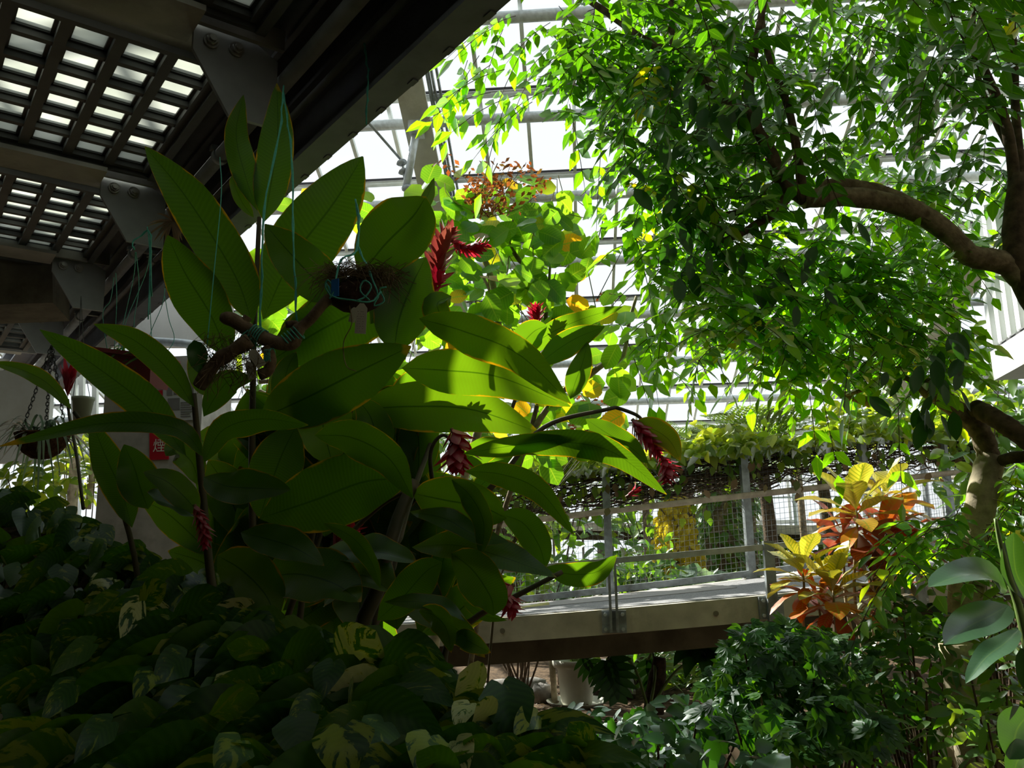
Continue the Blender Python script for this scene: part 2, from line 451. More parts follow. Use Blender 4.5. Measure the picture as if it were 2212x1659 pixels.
# ------------------------------------------------------------- the ground
def floor_h(x, y):
    """ground height: beds under the walkway, path level past the bridge"""
    h = .05 * math.sin(x * 1.3 + .4) * math.cos(y * .9) + .03 * math.sin(3.1 * x + 1.7 * y)
    return h
mb = MB()
nx, ny = 90, 80
X0, X1, Y0, Y1 = -12., 12., -2.5, 20.
for j in range(ny + 1):
    for i in range(nx + 1):
        x = X0 + (X1 - X0) * i / nx; y = Y0 + (Y1 - Y0) * j / ny
        mb.v.append(V((x, y, floor_h(x, y))))
for j in range(ny):
    for i in range(nx):
        a = j * (nx + 1) + i
        mb.face((a, a + 1, a + nx + 2, a + nx + 1))
struct(mb.build('floor', M['soil']), 'dark soil bed strewn with leaf litter', 'ground')

# ------------------------------------------------------------- greenhouse roof and far wall
az = math.radians(4.0)
DN = V((math.sin(az), math.cos(az), 0)); DX = V((math.cos(az), -math.sin(az), 0))
SL = .40; H0 = 10.0
def roof(a, b, off=0.):
    """a along pipes, b horizontal distance down the slope"""
    p = DX * a + DN * b
    return V((p.x, p.y, 1.7 + H0 - SL * b + off))
def px_roof(px, py):
    q = ray(px, py)
    s = H0 / (q.z + SL * q.dot(DN))
    p = q * s
    return p.dot(DX), p.dot(DN)
EAVE = 18.6
GP = 0.64
A0 = px_roof(1143, 300)[0]
AMIN, AMAX = -14.0, 14.0
rnode = px_roof(918, 262)
rafters = [px_roof(918, 262)[0], px_roof(1925, 820)[0], px_roof(918, 262)[0] * 2 - px_roof(1925, 820)[0]]
bars = []
k = math.ceil((AMIN - A0) / GP)
while A0 + k * GP < AMAX:
    bars.append(A0 + k * GP); k += 1
# glass sheets: one pane field per pair of purlins (structure)
pb = [px_roof(1106, y)[1] for y in (255, 424, 558, 675, 785, 876)]
step = (pb[-1] - pb[0]) / 5
pbs = [pb[0] + step * i for i in range(-7, 7)]
wtop = roof(0, EAVE).z
mb = MB()
mb.quad(roof(AMIN, -6), roof(AMAX, -6), roof(AMAX, EAVE), roof(AMIN, EAVE))
struct(mb.build('ceiling', M['glass']), 'sloping clear glass greenhouse roof', 'glass roof')
mb = MB()
def wp(a, z):
    p = DX * a + DN * EAVE
    return V((p.x, p.y, z))
mb.quad(wp(AMIN, .4), wp(AMAX, .4), wp(AMAX, wtop), wp(AMIN, wtop))
struct(mb.build('window_1', M['glass']), 'tall clear glass wall at the far end of the greenhouse', 'glass wall')
mb = MB()
mb.box(wp(0, .2), DX * 14, DN * .1, (0, 0, .22))
struct(mb.build('wall_back', M['concrete_grey']), 'low concrete plinth under the far glass wall', 'wall')
# glazing bars
n = 0
mb = MB()
for a in bars:
    mb.beam(roof(a, -6, -.03), roof(a, EAVE, -.03), .05, .07)
    mb.beam(wp(a, .4), wp(a, wtop), .05, .06, up=DN)
struct(mb.build('trim_1', M['bar']), 'pale glazing bars running down the glass roof', 'glazing bars')
mb = MB()
for b in pbs:
    mb.beam(roof(AMIN, b - step * .16, -.05), roof(AMAX, b - step * .16, -.05), .10, .05)
for z in (1.0, 1.9, 2.8):
    mb.beam(wp(AMIN, z), wp(AMAX, z), .06, .08)
struct(mb.build('trim_2', M['bar']), 'pale horizontal glazing transoms', 'glazing bars')
mb = MB()
for b in pbs:
    mb.beam(roof(AMIN, b - step * .16 - .075, -.045), roof(AMAX, b - step * .16 - .075, -.045), .022, .03)
struct(mb.build('trim_3', M['gasket']), 'thin black gaskets above the transoms', 'glazing bars')
# purlin pipes, each its own thing
pn = ['top', 'second', 'third', 'fourth', 'fifth', 'sixth', 'lowest']
for i, b in enumerate(pbs):
    if i < 6: continue
    mb = MB()
    mb.tube([roof(AMIN, b, -.20), roof(AMAX, b, -.20)], .075, 14)
    for a in rafters:
        mb.tube([roof(a + .16, b, -.20), roof(a + .19, b, -.20)], .10, 14)
    o = mb.build('purlin_pipe', M['galv'], loc=roof(0, b, -.2))
    j = i - 6
    lab = ['galvanised roof pipe highest up, half hidden by the tree canopy', 'galvanised roof pipe crossing above the rafter strut', 'galvanised roof pipe just above the round-leaved tree',
           'galvanised roof pipe third down, seen through the round-leaved tree', 'galvanised roof pipe fourth down, behind the red flower spike', 'galvanised roof pipe fifth down, above the tree fern',
           'galvanised roof pipe sixth down, level with the tree fern crown', 'galvanised roof pipe along the eave of the glass roof'][min(j, 7)]
    tag(o, lab, 'pipe', 'galvanised purlin pipes')
# rafters: deep plate girders under the glass
rl = ['pale olive tapered roof rafter beside the walkway edge', 'pale roof rafter seen through the leaves above the vine railing', 'pale olive roof rafter hidden beyond the walkway']
for i, a in enumerate(rafters):
    if i == 2: continue
    c = thing('roof_rafter', rl[i], 'rafter', roof(a, 9.5, -.5))
    mb = MB()
    mb.poly_prism([roof(a - .02, -6, -.12), roof(a - .02, EAVE, -.12), roof(a - .02, EAVE, -.75), roof(a - .02, 12, -.75), roof(a - .02, -6, -.75)], DX * .04)
    mb.build('web', M['rafter'], c)
    mb = MB(); mb.beam(roof(a, -6, -.75), roof(a, EAVE, -.75), .36, .05); mb.build('bottom_flange', M['rafter'], c)
    mb = MB()
    for dx in (.13, .20, .27):
        mb.beam(roof(a + dx, -6, -.10), roof(a + dx, EAVE, -.10), .03, .06)
    mb.build('gutter_rail', M['galv_dark'], c)
    # strut hanging from the rafter, with a tie rod and turnbuckle
    b0 = px_roof(890, 240)[1] - .35
    st = thing('bracing_strut', ['galvanised strut with a tie rod under the pale olive rafter', 'galvanised strut under the rafter behind the leaves'][i], 'strut', roof(a, b0, -.9))
    top = roof(a - .02, b0, -.80); 
    if i == 0:
        low = P(878, 402, top.y + .2); 
    else:
        low = top + V((-.1, .2, -1.1))
    mb = MB(); mb.box(top + V((0, 0, .02)), DX * .09, DN * .12, (0, 0, .10)); mb.build('end_plate', M['galv'], st)
    mb = MB(); mb.tube([top, low], [.055, .05], 10); mb.build('strut_tube', M['galv'], st)
    mb = MB()
    q = [roof(a - 1.4, b0 - 1.2, -.5), P(866, 345, low.y) if i == 0 else low + V((-.1, 0, .4)), low, low + V((.35, .5, -.55))]
    mb.tube(q[:2], .018, 6); mb.tube(q[1:3], .018, 6); mb.tube(q[2:], .018, 6)
    mb.build('tie_rod', M['galv_dark'], st)
    mb = MB()
    for c0, c1 in ((0, .22), (.35, .55), (.95, 1.2)):
        e0 = q[1].lerp(q[2], c0); e1 = q[1].lerp(q[2], c1)
        mb.tube([e0, e0.lerp(e1, .3), e0.lerp(e1, .7), e1], [.03, .07, .07, .03], 8)
    mb.build('turnbuckle', M['galv_dark'], st)

# ------------------------------------------------------------- elevated walkway overhead
wv = ray(-280, 1195); WU = V((wv.x, wv.y, 0)).normalized(); WN = V((WU.y, -WU.x, 0))
def W(n, u, z):
    """n across the walkway, u along it, z above eye height"""
    return EYE + WN * n + WU * u + V((0, 0, z))
ZU = V((0, 0, 1))
GN, GB, GT = 1.44, 1.75, 2.14
UA, UB = -4.0, 13.0
mb = MB()
mb.box(W(GN + .008, (UA + UB) / 2, (GB + GT) / 2 + .1), WN * .008, WU * (UB - UA) / 2, ZU * ((GT - GB) / 2 + .1))
mb.box(W(GN - .03, (UA + UB) / 2, GB - .01), WN * .06, WU * (UB - UA) / 2, ZU * .012)
mb.box(W(GN - .04, (UA + UB) / 2, 2.04), WN * .05, WU * (UB - UA) / 2, ZU * .010)
for k in range(70):
    mb.box(W(GN + .018, UA + k * .25, GB - .020), WN * .012, WU * .022, ZU * .006)
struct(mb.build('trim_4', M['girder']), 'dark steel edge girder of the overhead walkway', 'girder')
# far side girder and solid soffit strip either side of the panels
mb = MB()
mb.box(W(GN - .20, (UA + UB) / 2, 2.32), WN * .22, WU * (UB - UA) / 2, ZU * .02)
mb.box(W(1.18, (UA + UB) / 2, 2.20), WN * .012, WU * (UB - UA) / 2, ZU * .12)
mb.box(W(1.11, (UA + UB) / 2, 2.11), WN * .09, WU * (UB - UA) / 2, ZU * .010)
mb.box(W(-1.0, (UA + UB) / 2, 2.2), WN * .25, WU * (UB - UA) / 2, ZU * .2)
mb.box(W(.15, -1.3, 2.2), WN * .95, WU * 2.7, ZU * .02)  # added unseen plate, keeps overhead light out of the open near bay
struct(mb.build('trim_5', M['girder']), 'dark steel channel beside the glass block panels, with an added light-blocking plate', 'girder')
beams_u = [-1.9, -.25, 1.38, 3.02, 4.68, 6.22, 7.85, 9.5, 11.1]
mb = MB()
for u in beams_u:
    mb.box(W(-.1, u, 2.0), WN * .9, WU * .12, ZU * .012)
    mb.box(W(.1, u, 2.13), WN * 1.05, WU * .012, ZU * .12)
    mb.box(W(.02, u + .215, 2.06), WN * 1.02, WU * .10, ZU * .010)
struct(mb.build('trim_6', M['beamgrey']), 'grey cross beams of the walkway soffit', 'beam')
# parapet and deck on top of the walkway, unseen side that shades the beds
mb = MB()
mb.box(W(-1.6, (UA + UB) / 2, 2.42), WN * .9, WU * (UB - UA) / 2, ZU * .06)
struct(mb.build('shade_ceiling_slab', M['concrete_dark']), 'unseen dark concrete slab on top of the overhead walkway, shading the beds', 'slab')

panel_labels = {2: 'coffered glass block panel cut off at the top edge, one bright block showing',
                3: 'large bright coffered glass block panel between the two nearest grey brackets',
                4: 'dimmer coffered glass block panel, second along the walkway, above the concrete cross beam',
                5: 'dark glass block panel beyond the concrete cross beam', 6: 'last dark glass block panel farthest along the walkway'}
NC, NR = 10, 6
def block_panel(i, u0, u1):
    n0, n1 = -.75, 1.02
    t = thing('glass_block_panel', panel_labels[i], 'ceiling panel', W((n0 + n1) / 2, (u0 + u1) / 2, 2.1), 'glass block panels of the walkway soffit')
    mb = MB()
    du = (u1 - u0) / NR; dn = .198
    nlines = [n1 - .02 - dn * k for k in range(NC)]
    ncol = len(nlines) - 1
    zt, zb = 2.10, 2.035
    def bar(na, nb, ua, ub, z0, z1):
        mb.box(W((na + nb) / 2, (ua + ub) / 2, (z0 + z1) / 2), WN * abs(nb - na) / 2, WU * abs(ub - ua) / 2, ZU * (z1 - z0) / 2)
    for k, a in enumerate(nlines):
        bar(a - .022, a + .022, u0, u1, zb, zt)
    for r_ in range(NR + 1):
        a = u0 + du * r_
        bar(nlines[-1], nlines[0], a - .016, a + .016, zb + .008, zt)
    # top lattice: narrows each opening to the block
    for k in range(ncol):
        for r_ in range(NR):
            ca, cb = nlines[k + 1] + .022, nlines[k] - .022
            ua, ub = u0 + du * r_ + .016, u0 + du * (r_ + 1) - .016
            bar(ca, cb, ua, ua + .012, zt - .03, zt); bar(ca, cb, ub - .012, ub, zt - .03, zt)
            bar(ca, ca + .015, ua, ub, zt - .03, zt); bar(cb - .015, cb, ua, ub, zt - .03, zt)
    # frame angle round the panel
    bar(n1 - .01, n1 + .03, u0 - .03, u1 + .03, 2.01, 2.12); bar(nlines[-1] - .05, nlines[-1], u0 - .03, u1 + .03, 2.02, 2.12)
    bar(nlines[-1], n1, u0 - .05, u0 - .018, 2.02, 2.12); bar(nlines[-1], n1, u1 + .018, u1 + .04, 2.02, 2.12)
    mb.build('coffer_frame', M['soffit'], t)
    for k in range(ncol):
        for r_ in range(NR):
            b = MB()
            ca, cb = nlines[k + 1] + .035, nlines[k] - .035
            ua, ub = u0 + du * r_ + .026, u0 + du * (r_ + 1) - .026
            c = [W(ca, ua, zt - .02), W(cb, ua, zt - .02), W(cb, ub, zt - .02), W(ca, ub, zt - .02)]
            b.quad(*c)
            b.build('glass_block', M['block'], t)
for i in range(2, len(beams_u) - 2):
    block_panel(i, beams_u[i] + .33, beams_u[i] + 1.555)

# gusset plates with bolts
gl_ = ['steel bracket plate with two bolts nearest overhead', 'steel bracket plate out of the top', 'grey bracket plate with two bolts beside the upright ginger leaves',
       'grey bolted bracket plate at the second cross beam, above the long pointed ginger leaf', 'dim bracket plate at the third cross beam by the concrete beam', 'dim far bracket plate beyond the concrete cross beam']
for i in (3, 4, 5, 6):
    u = beams_u[i + 0] + .03
    if u > 9: continue
    t = thing('bracket_plate', gl_[i - 1], 'bracket', W(1.1, u, 1.95), 'bolted walkway brackets')
    mb = MB()
    pr = [W(.80, u, 2.03), W(1.03, u, 2.035), W(1.138, u, 1.975), W(1.14, u, 1.68), W(.95, u, 1.68), W(.80, u, 1.915)]
    mb.poly_prism(pr, WU * .02); mb.build('plate', M['plate'], t)
    for nn in (.865, .965):
        b = MB()
        c0 = W(nn, u - .03, 1.965)
        b.tube([c0, c0 + WU * .02], .022, 6); b.tube([c0 + WU * .016, c0 + WU * .03], .030, 14); b.tube([c0 - WU * .012, c0], .014, 10)
        b.build('bolt', M['bolt'], t)
# pipes with clamps
def run(name, label, n, z, rad, mat, clampu):
    t = thing(name, label, 'pipe', W(n, 3, z))
    mb = MB(); mb.tube([W(n, -1.6, z), W(n, UB, z)], rad, 14); mb.build('tube', mat, t)
    for u in clampu:
        b = MB(); b.tube([W(n, u - .02, z), W(n, u + .02, z)], rad * 1.25, 14)
        b.box(W(n + .05, u, z + .03), WN * .10, WU * .018, ZU * .012)
        b.build('clamp', M['galv_dark'], t)
run('overhead_pipe', 'thick grey pipe running under the walkway edge', 1.185, 1.92, .034, M['pipe'], [.6, 2.05, 3.9, 5.6, 7.4])
run('conduit', 'thin conduit clamped between the thick pipe and the edge girder', 1.33, 1.93, .016, M['pipe'], [2.0, 3.9, 5.7])

# concrete cross beam, far wall and column under the walkway
def vp(px, py, d): return P(px, py, d)
mb = MB()
c0 = P(-250, 640, 5.6); c1 = P(132, 628, 5.9)
mb.beam(c0, c1, .5, .33)
struct(mb.build('trim_7', M['concrete_dark']), 'dark concrete cross beam under the walkway', 'beam')
# white panel wall seen beyond the girder
mb = MB()
a = P(250, 790, 8.0); b = P(505, 790, 7.6)
mb.quad(P(200, 745, 8.0), P(500, 745, 7.5), P(500, 500, 7.5), P(200, 500, 8.0))
mb.v = [v for v in mb.v]
wl = MB(); wl.poly_prism([P(200, 748, 8.0), P(505, 748, 7.5), P(505, 480, 7.5), P(200, 480, 8.0)], V((-.03, .08, 0)))
struct(wl.build('wall_left', M['whitewall']), 'off white panel wall beyond the walkway girder', 'wall')
mb = MB()
q = [P(-60, 975, 7.0), P(128, 985, 7.2), P(128, 750, 7.2), P(-60, 800, 7.0)]
q = [P(-90, 1000, 7.6), P(100, 1000, 7.8), P(112, 800, 7.8), P(-90, 800, 7.6)]
mb.poly_prism(q, V((-.02, .1, 0)))
struct(mb.build('wall_front', M['whitewall']), 'pale wall under the sloping walkway edge', 'wall')
# concrete column with its signs
cl = P(215, 1000, 6.6); cr = P(430, 1000, 6.5)
cw = (cr - cl).length; cdir = V(((cr - cl).x, (cr - cl).y, 0)).normalized(); cnorm = V((cdir.y, -cdir.x, 0))
cmid = V(((cl.x + cr.x) / 2, (cl.y + cr.y) / 2, 0))
ztop = P(320, 772, 6.55).z
mb = MB(); mb.box((cmid.x - cnorm.x * .25, cmid.y - cnorm.y * .25, ztop / 2), cdir * cw / 2, cnorm * .25, ZU * ztop / 2)
struct(mb.build('wall_column', M['concrete_grey']), 'grey concrete column carrying the red sign', 'column')
def on_col(px, py, off=.01):
    """point on the column face, in line with a pixel"""
    o = cmid + cnorm * off
    q = ray(px, py); s = (o - EYE).dot(cnorm) / q.dot(cnorm)
    return EYE + q * s
def plate_on_col(x0, x1, y0, y1, off, th=.006):
    m_ = MB()
    pts = [on_col(x0, y1, off), on_col(x1, y1, off), on_col(x1, y0, off), on_col(x0, y0, off)]
    zz0 = (pts[0].z + pts[1].z) / 2; zz1 = (pts[2].z + pts[3].z) / 2
    for p, z in zip(pts, (zz0, zz0, zz1, zz1)): p.z = z
    m_.poly_prism(pts, -cnorm * th)
    return m_
sg = thing('no_smoking_sign', 'red enamel sign with a white character on the concrete column', 'sign', on_col(344, 992))
plate_on_col(323, 364, 905, 993, .012).build('sign_plate', M['redsign'], sg)
cu = bpy.data.curves.new('character', 'FONT'); cu.body = '\u7159'; cu.size = 1.0; cu.align_x = 'CENTER'; cu.align_y = 'CENTER'; cu.extrude = .004
to = bpy.data.objects.new('character_tmp', cu); COL.objects.link(to)
bpy.context.view_layer.update()
me = bpy.data.meshes.new_from_object(to.evaluated_get(bpy.context.evaluated_depsgraph_get()))
bpy.data.objects.remove(to)
ch = bpy.data.objects.new('character', me); COL.objects.link(ch)
xs = [v.co.x for v in me.vertices]; ys = [v.co.y for v in me.vertices]
want = (on_col(358, 965) - on_col(331, 965)).length
sc_ = want / (max(xs) - min(xs)) if xs else 1
cxm = (max(xs) + min(xs)) / 2; cym = (max(ys) + min(ys)) / 2
cc = on_col(344.5, 962, .016)
for v in me.vertices:
    v.co = (cc + cdir * (v.co.x - cxm) * sc_ + ZU * (v.co.y - cym) * sc_ + cnorm * v.co.z * sc_) - sg.location
ch.parent = sg
me.materials.clear(); me.materials.append(M['tag']); ch['label'] = 'white painted character'
ps = thing('notice_poster', 'laminated notice sheet with small pictures on the column', 'poster', on_col(388, 905))
plate_on_col(352, 424, 800, 908, .014).build('sheet', M['paper'], ps)
for (x0, x1, y0, y1) in ((360, 372, 826, 854), (375, 398, 826, 852), (362, 388, 860, 886), (402, 418, 826, 850)):
    plate_on_col(x0, x1, y0, y1, .017, .002).build('picture', M['ink'], ps)
mbt = MB()
for k in range(7):
    w_ = plate_on_col(390, 418 - (k * 7) % 9, 868 + k * 5, 870.5 + k * 5, .017, .002)
    i0 = len(mbt.v); mbt.v += w_.v
    for f in w_.f: mbt.face([i0 + t for t in f], smooth=False)
mbt.build('small_print', M['ink'], ps)
rs = plate_on_col(330, 356, 843, 872, .008).build('red_notice', M['redsign'], loc=on_col(343, 872))
tag(rs, 'plain red notice edge showing behind the laminated poster', 'sign')
# hand rail above the column
mb = MB(); mb.tube([P(262, 742, 6.9), P(334, 737, 6.8), P(395, 741, 6.7), P(445, 748, 6.7)], .035, 10)
tag(mb.build('grab_rail', M['galv'], loc=P(380, 742, 6.8)), 'pale round rail above the concrete column', 'rail')
# glazed bay far beyond the column, posts of the distant greenhouse side
for k, x in enumerate((160, 176, 205, 232, 246)):
    mb = MB(); mb.beam(P(x, 990, 10.5), P(x + 2, 690, 10.5), .06, .06)
    tag(mb.build('mullion_post', M['bar'], loc=P(x, 990, 10.5)), ['slim pale post behind the red flower', 'slim pale post beside the small hanging pot', 'slim pale post just past the small hanging pot', 'pale post near the red planter', 'pale post against the red planter edge'][k], 'post', 'pale posts of the distant glazing')

# unseen walls added behind and beside the viewer to cut sky light
mb = MB(); mb.aabox(-9, 9.2, -1.8, -1.6, 0, 11.6)
struct(mb.build('shade_wall_rear', M['concrete_dark']), 'added unseen concrete wall behind the viewer, blocking sky light', 'wall')
mb = MB(); mb.aabox(9.0, 9.2, -1.8, 7.5, 0, 9.6)
struct(mb.build('shade_wall_right', M['concrete_dark']), 'added unseen concrete wall far to the side of the path, blocking sky light', 'wall')
mb = MB(); mb.box(W(-2.6, 5.0, .5), WN * .08, WU * 9.2, ZU * 2.2)
struct(mb.build('shade_wall_side', M['concrete_dark']), 'added unseen concrete wall along the walkway, blocking light', 'wall')

# ------------------------------------------------------------- curved ramp bridge
BC = V((1.5, 12.6, 0)); RI, RO = 4.95, 6.62
def bz(th):
    return 1.5 - .45 + (.0082 * (th + 7.6) if th < 45 else .0082 * 52.6 + .0035 * (th - 45))
def B(th, r, z=0.):
    a = math.radians(th)
    return V((BC.x + r * math.sin(a), BC.y - r * math.cos(a), bz(th) + z))
T0, T1 = -62, 300
def arc(mb, r0, r1, z0, z1, t0=T0, t1=T1, st=2.0, m=0):
    n = int((t1 - t0) / st); i0 = len(mb.v)
    for i in range(n + 1):
        th = t0 + (t1 - t0) * i / n
        mb.v += [B(th, r0, z0), B(th, r1, z0), B(th, r1, z1), B(th, r0, z1)]
    for i in range(n):
        a = i0 + i * 4
        for k in range(4):
            b = a + k; c = a + (k + 1) % 4
            mb.face((b, c, c + 4, b + 4), m, smooth=False)
    mb.face((i0 + 3, i0 + 2, i0 + 1, i0), m, smooth=False); e = i0 + n * 4
    mb.face((e, e + 1, e + 2, e + 3), m, smooth=False)
TB = 262
br = thing('ramp_bridge', 'curved concrete ramp bridge crossing behind the ginger', 'bridge', B(0, 5.8, -.2))
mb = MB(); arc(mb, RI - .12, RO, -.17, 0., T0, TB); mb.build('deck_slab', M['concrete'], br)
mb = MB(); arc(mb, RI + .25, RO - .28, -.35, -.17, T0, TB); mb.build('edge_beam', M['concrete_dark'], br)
mb = MB(); arc(mb, RI + .08, RO - .07, 0., .006, T0, 60); mb.build('speckled_surface', M['deck'], br)
for (a, b) in ((-30, 2.5), (7.5, 16.5), (24, 33)):
    mb = MB(); arc(mb, RI + .12, RI + .85, .006, .012, a, b, 1.5)
    # rows of low bars on the tactile tiles
    mb.build('tactile_strip', M['tactile'], br)
for th in (-14, -1, 4.5, 15):
    for s in (0,):
        mb = MB()
        c = B(th, RO - .005, -.09); d = V((math.sin(math.radians(th)), -math.cos(math.radians(th)), 0))
        mb.tube([c, c + d * .012], .018, 10)
        mb.build('tie_hole_plug', M['concrete_dark'], br)

def tang(th):
    a = math.radians(th); return V((math.cos(a), math.sin(a), .0))
def radv(th):
    a = math.radians(th); return V((math.sin(a), -math.cos(a), 0))
# inner railing: posts, rails, mesh
PS = 14.8
pth = [-7.6 + PS * k for k in range(-3, 8)]
rg = thing('ramp_railing', 'galvanised mesh railing of the ramp overgrown with vines', 'railing', B(0, RI, 0))
for th in pth:
    mb = MB(); mb.box(B(th, RI, .57), tang(th) * .035, radv(th) * .03, ZU * .58)
    mb.box(B(th, RI, .01), tang(th) * .07, radv(th) * .06, ZU * .008)
    mb.build('post', M['galv_dark'], rg)
mb = MB(); arc(mb, RI - .03, RI + .03, 1.12, 1.17, pth[0], pth[-1]); mb.build('top_rail', M['galv_dark'], rg)
mb = MB(); arc(mb, RI - .02, RI + .03, .02, .075, pth[0], pth[-1]); mb.build('bottom_rail', M['galv_dark'], rg)
mb = MB(); mb.tube([B(t, RI + .10, .74) for t in range(int(pth[0]), int(pth[-1]), 2)], .028, 10); mb.build('handrail', M['wood_rail'], rg)
for i in range(len(pth) - 1):
    mb = MB(); a, b = pth[i], pth[i + 1]
    nv_ = 28
    for k in range(1, nv_):
        th = a + (b - a) * k / nv_
        mb.tube([B(th, RI, .06), B(th, RI, 1.13)], .0018, 3, cap=False)
    for k in range(1, 22):
        z = .06 + 1.07 * k / 22
        mb.tube([B(a + (b - a) * q / 4, RI, z) for q in range(5)], .0018, 3, cap=False)
    mb.build('wire_mesh', M['wire'], rg)
# outer low guard: stub posts on bracket plates, one rail
og = thing('outer_guard_rail', 'low galvanised guard rail on bracket plates along the near edge of the ramp', 'railing', B(0, RO, 0))
oth = [-16.5, -7.1, 2.3, 11.7, 21.1, 30.5]
for k, th in enumerate(oth):
    pl = MB(); pl.box(B(th, RO + .012, -.085), tang(th) * .085, radv(th) * .012, ZU * .075)
    p_ = pl.build('bracket', M['galv_dark'], og)
    b = MB()
    for sx in (-1, 1):
        for sz in (-1, 1):
            c = B(th, RO + .02, -.085) + tang(th) * .06 * sx + ZU * .05 * sz
            b.tube([c, c + radv(th) * .022], .013, 6)
    b.build('bolt', M['galv'], p_)
    s = MB()
    if k == 1:
        for dx in (-.022, .022):
            s.box(B(th, RO + .045, .10) + tang(th) * dx, tang(th) * .009, radv(th) * .02, ZU * .25)
    else:
        s.box(B(th, RO + .045, .10), tang(th) * .035, radv(th) * .02, ZU * .27)
    s.build('stub_post', M['galv_dark'], og)
mb = MB(); arc(mb, RO + .02, RO + .05, .31, .35, oth[0], oth[-1]); mb.build('rail', M['galv'], og)

# far side of the ramp: second mesh and posts further round
fr = thing('far_ramp_railing', 'pale railing of the far turn of the ramp seen through the mesh', 'railing', B(180, RI, 0))
for th in range(130, 250, 14):
    mb = MB(); mb.box(B(th, RI - .05, .5), tang(th) * .03, radv(th) * .03, ZU * .5); mb.build('post', M['galv'], fr)
mb = MB(); arc(mb, RI - .09, RI - .04, .95, 1.0, 120, 250); arc(mb, RI - .09, RI - .04, .5, .53, 120, 250); mb.build('rail', M['galv'], fr)
# slender vertical supports of the far turn
for k, th in enumerate((158, 176, 196, 214)):
    c = B(th, 5.8, -.5); mb = MB(); mb.tube([V((c.x, c.y, 0)), c], .13, 14)
    o = mb.build('support_column', M['concrete'], loc=V((c.x, c.y, 0)))
    tag(o, ['round concrete pier under the far turn of the ramp, beyond the croton', 'round concrete pier under the far ramp beyond the second railing post', 'round concrete pier under the far ramp beside the yellow hanging plant', 'round concrete pier under the far ramp behind the ginger'][k], 'pier', 'round piers of the far ramp')
tag_hose = MB(); tag_hose.tube([P(1120, 1317, 7.0), P(1150, 1312, 7.0), P(1185, 1306, 7.05)], .022, 8)
tag(tag_hose.build('bamboo_cane', M['husk_pale'], loc=P(1150, 1312, 7.0)), 'short yellow cane lying against the ramp railing', 'cane')

# vine along the railing top: woody tangle, hanging roots and leaves
vn = thing('railing_vine', 'leafy vine smothering the top rail of the ramp railing', 'vine', B(10, RI, 1.2))
mb = MB()
r1 = random.Random(3)
for k in range(340):
    a = r1.uniform(-25, 62); ln = r1.uniform(5, 18); z0 = r1.uniform(.82, 1.14); pts = []
    for q in range(7):
        pts.append(B(a + ln * q / 6, RI + r1.uniform(-.22, -.04), z0 + r1.uniform(-.06, .06)))
    mb.tube(spline(pts, 12), r1.uniform(.003, .009), 4, cap=False)
for k in range(200):
    a = r1.uniform(-25, 62); p = B(a, RI + r1.uniform(-.2, .0), r1.uniform(.95, 1.15))
    ln = r1.uniform(.1, .42)
    pts = [p, p + V((r1.uniform(-.05, .05), r1.uniform(-.04, .04), -ln * .5)), p + V((r1.uniform(-.09, .09), r1.uniform(-.06, .06), -ln))]
    mb.tube(spline(pts, 6), r1.uniform(.002, .005), 3, cap=False)
mb.build('woody_stems', M['bark_dark'], vn)
mb = MB()
for k in range(4200):
    a = r1.uniform(-26, 64)
    z = 1.12 + abs(r1.gauss(0, .085)) * (1.0 + .5 * math.sin(a * .35)) * (1.9 if a > 16 else 1)
    p = B(a, RI + r1.uniform(-.30, .28), min(z, 1.55))
    d = V((r1.uniform(-1, 1), r1.uniform(-1, 1), r1.uniform(-.6, .5)))
    n_ = (tos + V((r1.uniform(-.7, .7), r1.uniform(-.7, .5), r1.uniform(-.3, .6)))).normalized()
    L = r1.uniform(.075, .135)
    mb.leaf(p, d, n_, L, L * .85, p_heart, 4, .25, (-1, 0, 1), .15, .3 + .7 * r1.random(), .12)
mb.build('leaves', M['vine'], vn)
mb = MB()
for k in range(260):
    a = r1.uniform(-26, 60)
    p = B(a, RI + r1.uniform(-.15, .2), r1.uniform(.55, 1.05) if r1.random() < .35 else r1.uniform(.9, 1.12))
    L = r1.uniform(.05, .11)
    mb.leaf(p, V((r1.uniform(-.6, .6), r1.uniform(-.6, .6), -1)), V((r1.uniform(-.5, .5), -1, .2)), L, L * .8, p_heart, 4, .1, (-1, 0, 1), .15, r1.random() * .7, .12)
mb.build('hanging_leaves', M['vine'], vn)
mb = MB()
for k in range(60):
    a = r1.uniform(-20, 50); p = B(a, RI + r1.uniform(0, .2), r1.uniform(.7, 1.05)); L = r1.uniform(.05, .1)
    mb.leaf(p, V((r1.uniform(-.6, .6), r1.uniform(-.6, .6), -1)), V((r1.uniform(-.5, .5), -1, .2)), L, L * .7, p_oval, 3, .1, (-1, 0, 1), .3, r1.random())
mb.build('dry_leaves', M['dryleaf'], vn)

